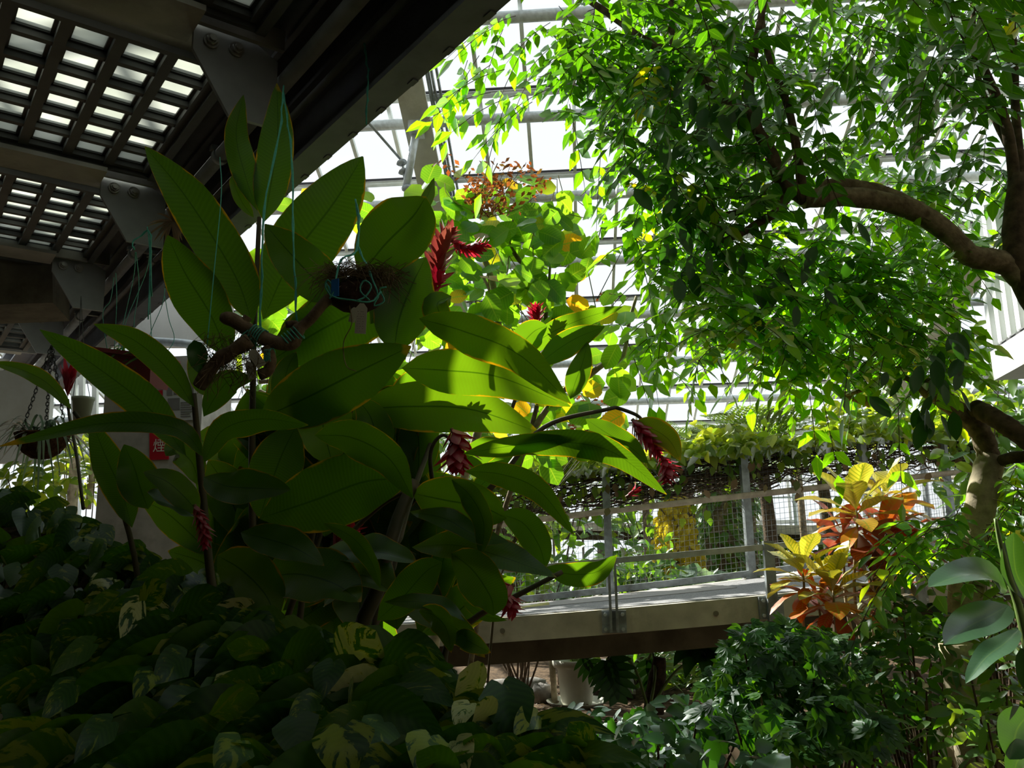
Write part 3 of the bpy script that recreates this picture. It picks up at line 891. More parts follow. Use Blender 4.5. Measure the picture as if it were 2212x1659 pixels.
# ------------------------------------------------------------- red ginger clump (traced leaf by leaf)
def PT(pts, n=14):
    return spline([P(*p) for p in pts], n)
def facing(pts, tilt):
    out = []
    for i, p in enumerate(pts):
        T = (pts[min(i + 1, len(pts) - 1)] - pts[max(i - 1, 0)]).normalized()
        q = (EYE - p).normalized(); q = (q - T * q.dot(T)).normalized()
        out.append(Matrix.Rotation(math.radians(tilt), 3, T) @ q)
    return out
gin = thing('red_ginger_clump', 'big clump of red ginger with long dark leaves filling the middle of the bed', 'plant', V((-.55, 3.0, 0)))
def gleaf(pts, w, tilt=0, old=0, prof=p_ging, fold=.16, wave=.09, into=None):
    """pts (px,py,depth) base to tip; w: full width in pixels at mid length"""
    c = PT(pts, 16); d = c[8].y
    mb = into if into is not None else MB()
    mb.ribbon(c, facing(c, tilt), px2m(w, d) / 2 / max(.35, math.cos(math.radians(tilt))), prof, (-1, -.66, -.33, 0, .33, .66, 1), fold, wave, 2.4)
    if into is not None: return
    return mb.build('leaf', M['ginger_old'] if old else M['ginger'], gin)
GL = [
 # upper group
 ([(546, 700, 2.75), (505, 590, 2.72), (405, 430, 2.66), (313, 316, 2.6)], 108, 10),
 ([(495, 775, 2.7), (455, 680, 2.68), (400, 590, 2.64), (362, 508, 2.6)], 112, -12),
 ([(556, 455, 2.9), (530, 380, 2.88), (510, 290, 2.86), (526, 205, 2.84)], 62, 15),
 ([(570, 480, 2.9), (585, 400, 2.9), (600, 290, 2.9), (598, 180, 2.88)], 84, -10),
 ([(548, 470, 2.92), (525, 440, 2.9), (507, 400, 2.88), (505, 372, 2.86)], 30, 30),
 ([(568, 690, 2.95), (630, 560, 2.95), (720, 440, 2.95), (784, 338, 2.95)], 150, 5),
 ([(775, 655, 2.75), (690, 610, 2.72), (625, 545, 2.7), (572, 484, 2.68)], 108, 18),
 ([(775, 600, 2.66), (830, 530, 2.64), (890, 470, 2.62), (920, 425, 2.6)], 150, 0),
 ([(872, 520, 2.7), (900, 470, 2.7), (925, 420, 2.7), (938, 384, 2.7)], 30, 40),
 ([(850, 765, 2.8), (862, 690, 2.8), (888, 620, 2.8), (920, 556, 2.8)], 132, 8),
 ([(800, 700, 2.78), (830, 640, 2.78), (860, 590, 2.78), (800, 555, 2.78)], 80, 40),
 ([(875, 600, 2.85), (790, 660, 2.85), (680, 720, 2.85), (568, 790, 2.85)], 150, -6),
 ([(560, 905, 2.7), (660, 860, 2.7), (780, 800, 2.7), (888, 748, 2.7)], 142, 10),
 ([(905, 688, 2.72), (1000, 715, 2.68), (1120, 765, 2.64), (1233, 872, 2.6)], 92, 26),
 ([(868, 795, 2.88), (960, 800, 2.86), (1080, 815, 2.84), (1232, 878, 2.80)], 104, 4),
 ([(765, 885, 3.02), (890, 878, 3.0), (1020, 885, 2.98), (1164, 934, 2.96)], 116, -4),
 ([(1120, 775, 3.4), (1180, 725, 3.4), (1255, 690, 3.4), (1345, 662, 3.4)], 50, 30),
 ([(1160, 790, 3.3), (1205, 755, 3.3), (1250, 728, 3.3), (1306, 706, 3.3)], 60, 10),
 ([(1105, 770, 3.35), (1130, 740, 3.35), (1155, 715, 3.35), (1182, 704, 3.35)], 66, 5),
 ([(1232, 862, 3.3), (1243, 825, 3.3), (1258, 785, 3.3), (1270, 738, 3.3)], 52, 0),
 ([(975, 640, 2.8), (945, 655, 2.78), (955, 690, 2.76), (970, 735, 2.75)], 62, 35),
 # right lower arcs
 ([(1090, 975, 2.7), (1190, 955, 2.66), (1320, 975, 2.62), (1440, 1068, 2.6)], 62, 20),
 ([(1265, 905, 2.9), (1310, 935, 2.88), (1360, 965, 2.86), (1400, 1000, 2.85)], 56, 15),
 ([(1365, 918, 3.0), (1405, 925, 2.98), (1445, 950, 2.96), (1470, 995, 2.95)], 56, 5, 1),
 ([(1000, 980, 2.7), (1090, 965, 2.68), (1160, 955, 2.66), (1250, 945, 2.64)], 46, 20),
 ([(1230, 965, 2.68), (1255, 975, 2.66), (1280, 965, 2.65), (1305, 955, 2.64)], 46, 10),
 ([(1005, 1018, 2.5), (1085, 1025, 2.45), (1165, 1060, 2.4), (1240, 1155, 2.4)], 58, 15),
 ([(1080, 1110, 2.55), (1130, 1130, 2.5), (1165, 1180, 2.48), (1178, 1228, 2.48)], 66, 8),
 ([(975, 1035, 2.5), (1015, 1070, 2.44), (1045, 1130, 2.42), (1036, 1210, 2.42)], 50, 25),
 ([(890, 1182, 2.6), (985, 1178, 2.5), (1090, 1205, 2.42), (1202, 1247, 2.36)], 66, -48),
 ([(885, 1105, 2.6), (960, 1120, 2.5), (1030, 1158, 2.45), (1100, 1172, 2.42)], 46, -45),
 ([(890, 1065, 2.6), (960, 1080, 2.55), (1040, 1095, 2.5), (1095, 1120, 2.46)], 110, 20),
 ([(975, 1195, 2.4), (1020, 1230, 2.36), (1060, 1290, 2.33), (1066, 1330, 2.33)], 92, 14),
 ([(690, 1195, 2.6), (760, 1190, 2.5), (830, 1195, 2.45), (900, 1215, 2.4)], 60, -55),
 ([(720, 1260, 2.6), (750, 1250, 2.5), (790, 1245, 2.45), (850, 1280, 2.4)], 110, -50),
 ([(1180, 1225, 2.6), (1230, 1240, 2.6), (1290, 1235, 2.6), (1332, 1200, 2.6)], 52, 10),
 # left group
 ([(402, 985, 2.5), (325, 885, 2.46), (212, 795, 2.42), (86, 712, 2.38)], 80, 12),
 ([(420, 880, 2.55), (365, 800, 2.52), (290, 735, 2.48), (203, 700, 2.45)], 58, 10),
 ([(445, 990, 2.4), (380, 925, 2.32), (220, 915, 2.25), (-5, 965, 2.15)], 46, 25),
 ([(155, 885, 2.5), (105, 830, 2.46), (50, 800, 2.42), (-20, 782, 2.4)], 36, 25),
 ([(285, 1140, 2.5), (262, 1060, 2.48), (230, 990, 2.46), (196, 905, 2.44)], 74, 5),
 ([(320, 1100, 2.45), (305, 1060, 2.44), (290, 1010, 2.43), (268, 960, 2.42)], 86, 5),
 ([(440, 1000, 2.4), (480, 930, 2.36), (560, 905, 2.32), (666, 918, 2.28)], 62, 35),
 ([(440, 1030, 2.4), (490, 1050, 2.34), (560, 1055, 2.3), (628, 1058, 2.26)], 76, -30),
 ([(520, 1150, 2.4), (580, 1165, 2.34), (640, 1185, 2.3), (700, 1222, 2.26)], 74, -25),
 ([(430, 1110, 2.5), (400, 1075, 2.45), (360, 1040, 2.4), (310, 1020, 2.36)], 62, 15),
 ([(420, 1110, 2.5), (390, 1095, 2.45), (350, 1080, 2.4), (318, 1063, 2.36)], 38, 62),
 ([(430, 1050, 2.6), (415, 1000, 2.58), (380, 970, 2.55), (358, 985, 2.5)], 60, 10),
 ([(470, 860, 2.6), (440, 830, 2.6), (425, 790, 2.6), (420, 735, 2.6)], 48, 10),
 ([(440, 900, 2.5), (470, 850, 2.48), (500, 820, 2.46), (548, 818, 2.44)], 60, 15),
 # dark middle
 ([(680, 940, 2.45), (760, 945, 2.4), (840, 990, 2.36), (892, 1076, 2.33)], 84, 20),
 ([(560, 1120, 2.55), (680, 1080, 2.5), (790, 1040, 2.46), (890, 1035, 2.42)], 150, 10),
 ([(700, 1130, 2.35), (760, 1160, 2.3), (800, 1210, 2.28), (822, 1270, 2.27)], 38, 30),
 ([(815, 1340, 2.35), (870, 1290, 2.3), (920, 1235, 2.28), (955, 1215, 2.27)], 78, 10),
 ([(830, 1300, 2.3), (900, 1300, 2.25), (960, 1310, 2.22), (1010, 1345, 2.2)], 34, -40),
 ([(640, 920, 2.6), (610, 980, 2.6), (580, 1060, 2.6), (560, 1120, 2.6)], 110, 10),
 ([(720, 1010, 2.75), (700, 930, 2.75), (690, 860, 2.75), (700, 800, 2.75)], 130, 5),
 ([(870, 1060, 3.1), (850, 980, 3.1), (860, 920, 3.1), (900, 850, 3.1)], 110, 0),
 ([(900, 1040, 3.1), (905, 980, 3.1), (900, 920, 3.1), (880, 890, 3.1)], 90, 0),
 ([(790, 1000, 2.9), (810, 950, 2.9), (800, 900, 2.9), (770, 860, 2.9)], 80, 10),
 ([(600, 790, 2.9), (640, 720, 2.9), (680, 690, 2.9), (715, 650, 2.9)], 80, 20),
 ([(640, 900, 2.75), (615, 850, 2.75), (620, 800, 2.75), (640, 760, 2.75)], 60, 5),
 ([(560, 1250, 2.5), (640, 1240, 2.45), (720, 1260, 2.4), (780, 1300, 2.35)], 120, -30),
 ([(470, 1200, 2.5), (520, 1230, 2.45), (570, 1280, 2.4), (600, 1340, 2.35)], 110, 0),
 ([(930, 1330, 2.3), (960, 1340, 2.25), (1000, 1370, 2.2), (1048, 1420, 2.15)], 60, 10),
 ([(985, 1390, 2.2), (1000, 1380, 2.2), (1030, 1395, 2.15), (1060, 1410, 2.1)], 44, 0),
 ([(905, 1320, 2.25), (940, 1330, 2.2), (965, 1360, 2.18), (975, 1410, 2.16)], 50, 25),
 ([(1010, 1075, 3.0), (1060, 1030, 3.0), (1100, 1000, 3.0), (1130, 985, 3.0)], 56, 10),
 ([(985, 1010, 3.1), (1020, 985, 3.1), (1060, 965, 3.1), (1095, 955, 3.1)], 56, 15),
 ([(960, 830, 3.2), (925, 820, 3.2), (915, 800, 3.2), (935, 780, 3.2)], 60, 0, 1),
 ([(860, 900, 3.15), (870, 850, 3.15), (905, 820, 3.15), (925, 835, 3.15)], 60, 10),
 ([(990, 1240, 2.7), (1030, 1200, 2.7), (1070, 1180, 2.7), (1120, 1185, 2.7)], 50, 10),
 ([(700, 1160, 2.8), (720, 1110, 2.8), (770, 1070, 2.8), (800, 1060, 2.8)], 66, 0),
 ([(1000, 1300, 2.6), (1020, 1310, 2.6), (1050, 1330, 2.58), (1095, 1340, 2.56)], 26, 10),
]
for g in GL: gleaf(*g)
# filler leaves deep in the clump
r2 = random.Random(11)
fill = MB()
for k in range(45):
    bx, by = r2.uniform(450, 960), r2.uniform(1000, 1380)
    a = r2.uniform(-2.6, -.5); L = r2.uniform(170, 300); d = r2.uniform(3.1, 3.4)
    tx, ty = bx + L * math.cos(a), by + L * math.sin(a)
    if ty < 840 : ty = 840
    if tx > 880 and ty < 1000: tx = 880
    gleaf([(bx, by, d), ((bx * 2 + tx) / 3, (by * 2 + ty) / 3 - 12, d), ((bx + 2 * tx) / 3, (by + 2 * ty) / 3 - 16, d - .03), (tx, ty, d - .08)], r2.uniform(70, 110), r2.uniform(-35, 35), 0, into=fill)
for k in range(70):
    bx, by = r2.uniform(560, 960), r2.uniform(900, 1400)
    a = r2.uniform(-2.8, -.3); L = r2.uniform(150, 260); d = r2.uniform(3.15, 3.7)
    tx, ty = bx + L * math.cos(a), max(760, by + L * math.sin(a))
    if ty < 1000: tx = min(tx, 880)
    gleaf([(bx, by, d), ((bx * 2 + tx) / 3, (by * 2 + ty) / 3 - 12, d), ((bx + 2 * tx) / 3, (by + 2 * ty) / 3 - 16, d - .03), (tx, ty, d - .08)], r2.uniform(80, 120), r2.uniform(-30, 30), 0, into=fill)
fo = fill.build('inner_leaves', M['ginger'], gin); fo['kind'] = 'stuff'
def gstem(pts, r0, r1=None, mat='stem'):
    c = PT(pts, 20); r1 = r1 or r0 * .6
    mb = MB(); mb.tube(c, [r0 + (r1 - r0) * i / 20 for i in range(21)], 10)
    mb.build('stem', M[mat], gin)
for pts, a, b in [
 ([(464, 1880, 2.6), (470, 1420, 2.6), (450, 1200, 2.6), (432, 1000, 2.58), (418, 850, 2.56)], .017, .009),
 ([(554, 1880, 2.8), (560, 1420, 2.8), (545, 1100, 2.8), (548, 760, 2.8), (560, 470, 2.88)], .016, .008),
 ([(634, 1880, 2.85), (640, 1420, 2.85), (690, 1080, 2.85), (770, 860, 2.85), (905, 640, 2.85)], .013, .008),
 ([(764, 1880, 2.5), (770, 1420, 2.5), (820, 1260, 2.5), (860, 1120, 2.55), (895, 1040, 2.6)], .026, .018),
 ([(794, 1880, 2.75), (800, 1420, 2.75), (840, 1260, 2.8), (880, 1100, 2.9), (930, 960, 3.1)], .016, .009),
 ([(730, 1180, 2.7), (790, 1120, 2.7), (850, 1075, 2.65), (960, 1030, 2.6)], .009, .006),
 ([(954, 1880, 2.5), (960, 1420, 2.5), (1020, 1340, 2.5), (1110, 1290, 2.5), (1215, 1235, 2.5)], .011, .007),
 ([(1020, 1100, 2.9), (1090, 1020, 2.9), (1180, 920, 2.95), (1330, 880, 3.0)], .012, .007),
 ([(1330, 880, 3.0), (1360, 890, 3.0), (1380, 900, 3.0), (1392, 915, 3.0)], .007, .006),
 ([(940, 1080, 2.9), (930, 980, 2.9), (960, 940, 2.9), (1000, 990, 2.9)], .008, .005),
 ([(945, 720, 3.1), (938, 650, 3.1), (945, 590, 3.1), (955, 540, 3.1)], .007, .006),
 ([(1100, 900, 3.5), (1135, 800, 3.5), (1160, 740, 3.5), (1160, 700, 3.5)], .008, .006),
 ([(294, 1880, 2.5), (300, 1420, 2.5), (290, 1200, 2.5), (220, 980, 2.5), (160, 890, 2.5)], .010, .006),
 ([(594, 1880, 2.9), (600, 1420, 2.9), (690, 1160, 2.9), (720, 1000, 2.9), (725, 820, 2.9)], .013, .008),
 ([(1369, 1015, 3.0), (1371, 975, 3.0), (1371, 940, 3.0), (1370, 905, 3.0)], .0025, .002),
]: gstem(pts, a, b)
def spike(pts, R, n, mat, bl=None, openf=1.0, seed=0):
    """flower spike: overlapping bracts spiralling round an axis given base to tip"""
    c = PT(pts, 20); rr = random.Random(seed); mb = MB()
    d = c[10].y; R = px2m(R, d); bl = px2m(bl, d) if bl else R * 2.
    for i in range(n):
        t = (i + .5) / n; k = min(19, int(t * 20)); p = c[k].lerp(c[k + 1], t * 20 - k)
        T = (c[k + 1] - c[k]).normalized()
        a = T.cross(V((.2, .4, .9))).normalized(); b = T.cross(a); q = i * 2.4 + rr.uniform(-.3, .3)
        o = a * math.cos(q) + b * math.sin(q)
        sc = (.55 + .75 * math.sin(PI * min(1, .18 + t * .82)))
        d_ = (T * (1.1 - .35 * openf) + o * (.5 + .5 * openf)).normalized()
        L = bl * sc * rr.uniform(.8, 1.15)
        n_ = (T - o * .9).normalized()
        pts_ = [p + d_ * L * s / 4 + T * (L * .18 * (s / 4) ** 2) for s in range(5)]
        mb.ribbon(pts_, n_, L * .24, p_lance, (-1, 0, 1), .35, 0, r=rr.random())
    f = mb.build('flower_spike', M[mat], gin)
    f['label'] = 'red bracted flower spike'
    ax = MB(); ax.tube([c[0], c[7], c[14], c[19]], px2m(4, d), 6); ax.build('flower_stalk', M['stem_red'], f)
    return f
spike([(975, 925, 2.84), (985, 950, 2.84), (985, 980, 2.84), (988, 1012, 2.84)], 34, 34, 'bract', 44, 1.2, 1)
spike([(1365, 905, 3.0), (1385, 930, 3.0), (1405, 955, 3.0), (1425, 985, 3.0)], 22, 44, 'bract', 30, .8, 2)
spike([(1428, 985, 3.0), (1438, 1005, 3.0), (1442, 1020, 3.0), (1440, 1040, 3.0)], 24, 44, 'bract', 26, 1.3, 3)
spike([(950, 620, 3.1), (945, 580, 3.1), (955, 530, 3.1), (972, 498, 3.1)], 26, 46, 'bract_old', 44, 1., 4)
spike([(975, 520, 3.1), (1000, 535, 3.1), (1025, 535, 3.1), (1052, 528, 3.1)], 16, 36, 'bract', 26, .9, 5)
spike([(1160, 708, 3.5), (1158, 692, 3.5), (1156, 678, 3.5), (1155, 662, 3.5)], 18, 36, 'bract', 24, 1., 6)
spike([(1110, 1262, 2.5), (1095, 1275, 2.5), (1103, 1300, 2.5), (1112, 1325, 2.5)], 22, 34, 'bract', 32, 1.3, 7)
spike([(720, 1195, 2.75), (735, 1180, 2.75), (750, 1165, 2.75), (765, 1140, 2.75)], 30, 40, 'bract', 40, 1.1, 8)
spike([(420, 1090, 2.4), (432, 1120, 2.4), (440, 1150, 2.4), (443, 1180, 2.4)], 22, 44, 'bract', 24, .7, 9)
spike([(958, 818, 3.1), (965, 822, 3.1), (975, 826, 3.1), (990, 830, 3.1)], 12, 18, 'bract', 20, 1.2, 10)
spike([(1352, 1075, 3.0), (1360, 1070, 3.0), (1368, 1064, 3.0), (1374, 1056, 3.0)], 4, 7, 'bract', 18, .4, 11)
spike([(930, 640, 3.05), (935, 625, 3.05), (940, 610, 3.05), (945, 595, 3.05)], 26, 16, 'bract', 36, 1.2, 12)
# scarlet flower by the hanging pots
hf = thing('scarlet_flower', 'single scarlet flower head beside the small hanging pot', 'flower', P(148, 870, 3.2))
mb = MB(); rr = random.Random(5)
for k in range(16):
    a = k * 2.4; t = k / 16
    p = P(146, 858, 3.2) + V((0, 0, t * .03))
    d_ = V((math.cos(a) * (.25 + .3 * t), math.sin(a) * .3, 1))
    mb.leaf(p, d_, V((-math.cos(a), -math.sin(a), .3)), rr.uniform(.07, .13), .026, p_lance, 4, -.05, (-1, 0, 1), .3, rr.random())
mb.build('bracts', M['bract'], hf)
mb = MB(); mb.tube(PT([(146, 862, 3.2), (150, 900, 3.2), (165, 980, 3.1), (180, 1100, 3.0)], 10), .006, 6); mb.build('stalk', M['stem'], hf)

# ------------------------------------------------------------- pothos ground cover
pot = thing('golden_pothos', 'dense variegated pothos ground cover spilling over the bed at the bottom', 'plant', V((-.4, 1.9, .2)))
def dmap(px, py):
    t = max(0, min(1.2, (py - 1060) / 600))
    d = 3.15 - 1.75 * t ** .8
    if px > 900: d += (px - 900) / 1000 * .6
    return d
def pleaf(mb, bx, by, tx, ty, w, r, tilt=-20, d=None, sag=.2, prof=None):
    d = d or dmap((bx + tx) / 2, (by + ty) / 2)
    a = P(bx, by, d + .03); b = P(tx, ty, d - .08); L = (b - a).length
    pts = []
    for i in range(9):
        t = i / 8
        p = a.lerp(b, t); q = (EYE - p).normalized()
        pts.append(p + (q * .7 + ZU * .5) * (math.sin(PI * t) * L * sag * .6))
    mb.ribbon(pts, facing(pts, tilt), px2m(w, d) / 2, prof or p_heart, (-1, -.6, -.25, 0, .25, .6, 1), .12, .04, 1.5, 0 if prof else .16, r)
# hero leaves: (base, tip, width px, cream 0..1, tilt)
HP = [
 (735, 1455, 812, 1362, 120, .742, 10), (742, 1572, 745, 1700, 132, .72, 5), (1040, 1500, 992, 1455, 84, .84, -10),
 (1015, 1520, 985, 1580, 60, .85, 25), (1085, 1480, 1120, 1620, 120, .35, -10), (1062, 1580, 1030, 1520, 70, .8, 10),
 (1150, 1560, 1330, 1588, 64, .62, -35), (1210, 1640, 1395, 1645, 66, .40, -40), (1160, 1545, 1110, 1590, 60, .72, 10),
 (1240, 1640, 1245, 1590, 50, .3, 0), (600, 1440, 700, 1400, 96, .30, -25), (600, 1425, 490, 1395, 60, .55, -30),
 (820, 1440, 940, 1440, 100, .42, -20), (870, 1475, 985, 1530, 76, .25, -30), (800, 1515, 960, 1495, 52, .45, -52),
 (720, 1430, 690, 1520, 70, .35, 20), (690, 1520, 620, 1570, 76, .5, 0), (640, 1550, 640, 1650, 100, .3, 12),
 (790, 1530, 960, 1590, 110, .22, -18), (830, 1560, 800, 1640, 90, .45, 0), (930, 1590, 905, 1680, 96, .72, 5),
 (985, 1600, 1010, 1670, 70, .82, 0), (560, 1480, 440, 1500, 86, .40, -20), (440, 1560, 560, 1510, 70, .55, -20),
 (330, 1450, 290, 1520, 56, .62, 5), (300, 1300, 260, 1380, 60, .75, -15), (290, 1330, 360, 1260, 56, .7, -10),
 (250, 1290, 180, 1330, 46, .55, -10), (360, 1350, 480, 1290, 76, .35, -20), (400, 1420, 330, 1480, 80, .45, 0),
 (640, 1500, 560, 1450, 70, .42, -20), (1100, 1650, 1000, 1600, 60, .4, -35), (1290, 1660, 1230, 1560, 60, .58, -10),
 (1000, 1680, 900, 1625, 70, .3, -40), (1110, 1610, 1030, 1640, 60, .5, -30), (520, 1600, 470, 1690, 90, .6, 5),
 (760, 1470, 755, 1555, 20, .68, 60), (200, 1390, 110, 1460, 56, .4, -15), (160, 1480, 90, 1560, 64, .5, -10), (240, 1560, 160, 1650, 70, .45, 0),
]
for h in HP:
    mb = MB(); pleaf(mb, *h[:6], tilt=h[6], d=dmap((h[0] + h[2]) / 2, (h[1] + h[3]) / 2) - .1, prof=p_obov if h[3] < h[1] - 20 else None); mb.build('leaf', M['variegated'], pot)
r3 = random.Random(21)
def edge_y(px):
    """upper outline of the pothos mass in the picture, by column"""
    pts = [(-60, 1050), (120, 1080), (200, 1130), (300, 1180), (430, 1230), (560, 1330), (700, 1370), (900, 1420), (1010, 1480), (1120, 1560), (1300, 1640), (1420, 1720)]
    for (x0, y0), (x1, y1) in zip(pts, pts[1:]):
        if x0 <= px <= x1: return y0 + (y1 - y0) * (px - x0) / (x1 - x0)
    return 1700
cnt = 0; rest = MB(); pet = MB()
for k in range(1150):
    px = r3.uniform(-80, 1320); lo = edge_y(px)
    py = lo + (1720 - lo) * r3.random()
    if px < 45 and py > 1340: continue
    d = dmap(px, py) + r3.uniform(0, .28)
    wd = r3.uniform(.075, .12) * (1.25 if py > 1350 and px > 250 else 1); L = wd * r3.uniform(1.15, 1.5) * FPX / d
    a = r3.gauss(2.2, .75)
    tx, ty = px + L * math.cos(a), py + L * abs(math.sin(a)) * .75
    near = d - dmap(px, py) < .07
    mb = MB() if (near and cnt < 58) else rest
    pleaf(mb, px, py, tx, ty, wd * FPX / d, min(.99, max(0, r3.gauss(.42, .17))), r3.uniform(-50, 15), d, r3.uniform(.1, .35))
    if mb is not rest:
        mb.build('leaf', M['variegated'], pot); cnt += 1
    if k % 2 == 0:
        p = P(px, py, d); pet.tube(spline([p, p + V((r3.uniform(-.03, .03), .03, -.06)), p + V((r3.uniform(-.06, .06), .08, -.16))], 5), .0035, 5, cap=False)
o = rest.build('leaf_mass', M['variegated'], pot); o['kind'] = 'stuff'
pet.build('petioles', M['stem_green'], pot)
# dark soil mound the cover grows on
mb = MB(); gx, gy = 26, 22; i0 = 0
for j in range(gy + 1):
    for i in range(gx + 1):
        px = -160 + 1560 * i / gx; lo = edge_y(max(-60, min(1420, px)))
        py = lo + 40 + (1800 - lo) * (j / gy)
        d = dmap(px, py) + .34
        mb.v.append(P(px, py, d))
for j in range(gy):
    for i in range(gx):
        a = j * (gx + 1) + i
        mb.face((a, a + gx + 1, a + gx + 2, a + 1))
struct(mb.build('planting_bed', M['soil']), 'dark raised planting bed under the pothos', 'ground')
# path edge at the lower corner
mb = MB(); mb.poly_prism([P(-60, 1300, 3.2), P(60, 1300, 3.2), P(60, 1330, 3.0), P(38, 1480, 2.2), P(20, 1560, 1.9), P(40, 1700, 1.6), P(-60, 1700, 1.6)], V((0, 0, -.1)))
struct(mb.build('path', M['path']), 'pale stone path edge beside the bed', 'path')
mb = MB(); mb.tube([P(38, 1700, 1.62), P(34, 1405, 2.3)], .012, 8)
tag(mb.build('edging_post', M['galv_dark'], loc=P(38, 1660, 1.65)), 'thin metal edging post beside the pothos and the pale path', 'post')

# ------------------------------------------------------------- carambola-like tree with feathery foliage over the path
tree = thing('pinnate_tree', 'spreading tree with small feathery leaves filling the top of the picture', 'tree', V((2.35, 4.3, 0)))
def branch(par, pts, r0, r1, mat='bark', n=24, name='branch', sides=10, seed=0):
    c = PT(pts, n); rr = random.Random(seed + int(r0 * 1e4))
    mb = MB(); mb.tube(c, [(r0 + (r1 - r0) * i / n) * (1 + rr.uniform(-.07, .07)) for i in range(n + 1)], sides)
    return mb.build(name, M[mat], par)
# trunk and main limbs (pixel, pixel, distance)
branch(tree, [(2070, 1860, 4.3), (2078, 1500, 4.3), (2090, 1250, 4.3), (2125, 1060, 4.3), (2140, 985, 4.3)], .095, .066, 'bark_pale', name='trunk', sides=16)
branch(tree, [(2140, 1000, 4.3), (2115, 930, 4.3), (2060, 880, 4.3), (1990, 828, 4.3)], .056, .048, 'bark')
branch(tree, [(1995, 835, 4.3), (1950, 815, 4.35), (1890, 830, 4.4), (1830, 850, 4.5), (1800, 830, 4.6)], .020, .012, 'bark')
branch(tree, [(1880, 870, 4.6), (1845, 858, 4.6), (1815, 852, 4.62)], .030, .024, 'bark')
branch(tree, [(2130, 1010, 4.35), (2180, 990, 4.2), (2240, 985, 4.1)], .03, .03, 'bark_dark')
branch(tree, [(2105, 880, 4.25), (2160, 910, 4.1), (2240, 965, 4.0)], .045, .05, 'bark_dark')
lim = thing('twisted_limb_tree', 'old tree with a heavy twisted limb reaching across under the canopy', 'tree', V((3.0, 4.0, 0)))
branch(lim, [(2420, 1900, 3.9), (2400, 1200, 3.9), (2340, 850, 3.9), (2275, 690, 3.9), (2215, 590, 3.9), (2195, 500, 3.9), (2200, 380, 3.9)], .15, .045, 'bark_dark', name='trunk', sides=14)
branch(lim, [(2240, 640, 3.9), (2170, 570, 3.9), (2095, 552, 3.88), (2050, 505, 3.86), (1975, 455, 3.84), (1880, 430, 3.82), (1790, 425, 3.8), (1735, 432, 3.8)], .056, .046, 'bark')
branch(lim, [(1990, 450, 3.86), (1900, 412, 3.88), (1820, 400, 3.9), (1765, 405, 3.9)], .030, .036, 'bark')
branch(lim, [(1740, 430, 3.8), (1690, 390, 3.78), (1660, 320, 3.76), (1632, 270, 3.74), (1618, 180, 3.72), (1640, 60, 3.7), (1660, -60, 3.7)], .040, .016, 'bark_dark')
branch(lim, [(1735, 420, 3.8), (1722, 330, 3.78), (1705, 240, 3.8), (1680, 170, 3.82), (1660, 120, 3.84), (1640, 0, 3.9)], .024, .012, 'bark_dark')
branch(lim, [(1700, 425, 3.8), (1675, 460, 3.75), (1640, 480, 3.7), (1600, 505, 3.68), (1560, 520, 3.66)], .026, .012, 'bark_dark')
branch(lim, [(1690, 440, 3.8), (1610, 455, 3.9), (1540, 470, 3.95), (1500, 475, 4.0)], .022, .010, 'bark_dark')
branch(lim, [(2195, 460, 3.9), (2185, 330, 3.9), (2160, 230, 3.9), (2110, 120, 3.85), (2060, 30, 3.8), (2040, -60, 3.8)], .032, .014, 'bark_dark')
branch(lim, [(2215, 470, 3.95), (2195, 260, 4.0), (2190, 120, 4.0), (2180, -60, 4.0)], .026, .016, 'bark_dark')
branch(lim, [(2185, 330, 3.9), (2140, 240, 4.0), (2110, 150, 4.05), (2100, 0, 4.1)], .018, .012, 'bark_dark')
branch(tree, [(1610, 260, 3.9), (1540, 190, 3.9), (1450, 120, 3.9), (1380, 80, 3.95), (1330, 40, 4.0), (1240, -20, 4.0)], .030, .016, 'bark_dark')
branch(tree, [(1465, 140, 3.92), (1450, 60, 3.95), (1450, -60, 4.0)], .022, .014, 'bark_dark')

r4 = random.Random(33)
def frond(mb, tw, p, d, L, nl, ll, hang=.5, r=None, pref=None):
    """pinnate leaf: rachis with paired drooping leaflets"""
    d = d.normalized()
    side = d.cross(ZU)
    if side.length < .1: side = d.cross(V((1, 0, 0)))
    side.normalize(); up = side.cross(d)
    if pref is not None:
        up = (up + pref).normalized(); side = d.cross(up).normalized()
    pts = [p + d * (L * i / 5) + V((0, 0, -.35 * L * (i / 5) ** 2)) for i in range(6)]
    tw.tube(pts, [.0022] * 5 + [.001], 3, cap=False)
    base = r4.random() if r is None else r
    for i in range(nl):
        t = .15 + .85 * i / (nl - 1)
        k = min(4, int(t * 5)); q = pts[k].lerp(pts[k + 1], t * 5 - k)
        for s in ((-1, 1) if i < nl - 1 else (0,)):
            ld = side * s * 1.0 + d * (.45 if s else 1.0) + V((0, 0, -hang * r4.uniform(.5, 1.4)))
            l2 = ll * r4.uniform(.8, 1.15) * (.75 + .4 * t)
            n_ = (up + tos * .7 + V((r4.uniform(-.5, .5), r4.uniform(-.5, .3), 0))).normalized()
            mb.leaf(q, ld, n_, l2, l2 * .52, p_ovate, 3, .12, (-1, 0, 1), .22, base if base > .99 else min(.985, max(0, base + r4.uniform(-.12, .12))))
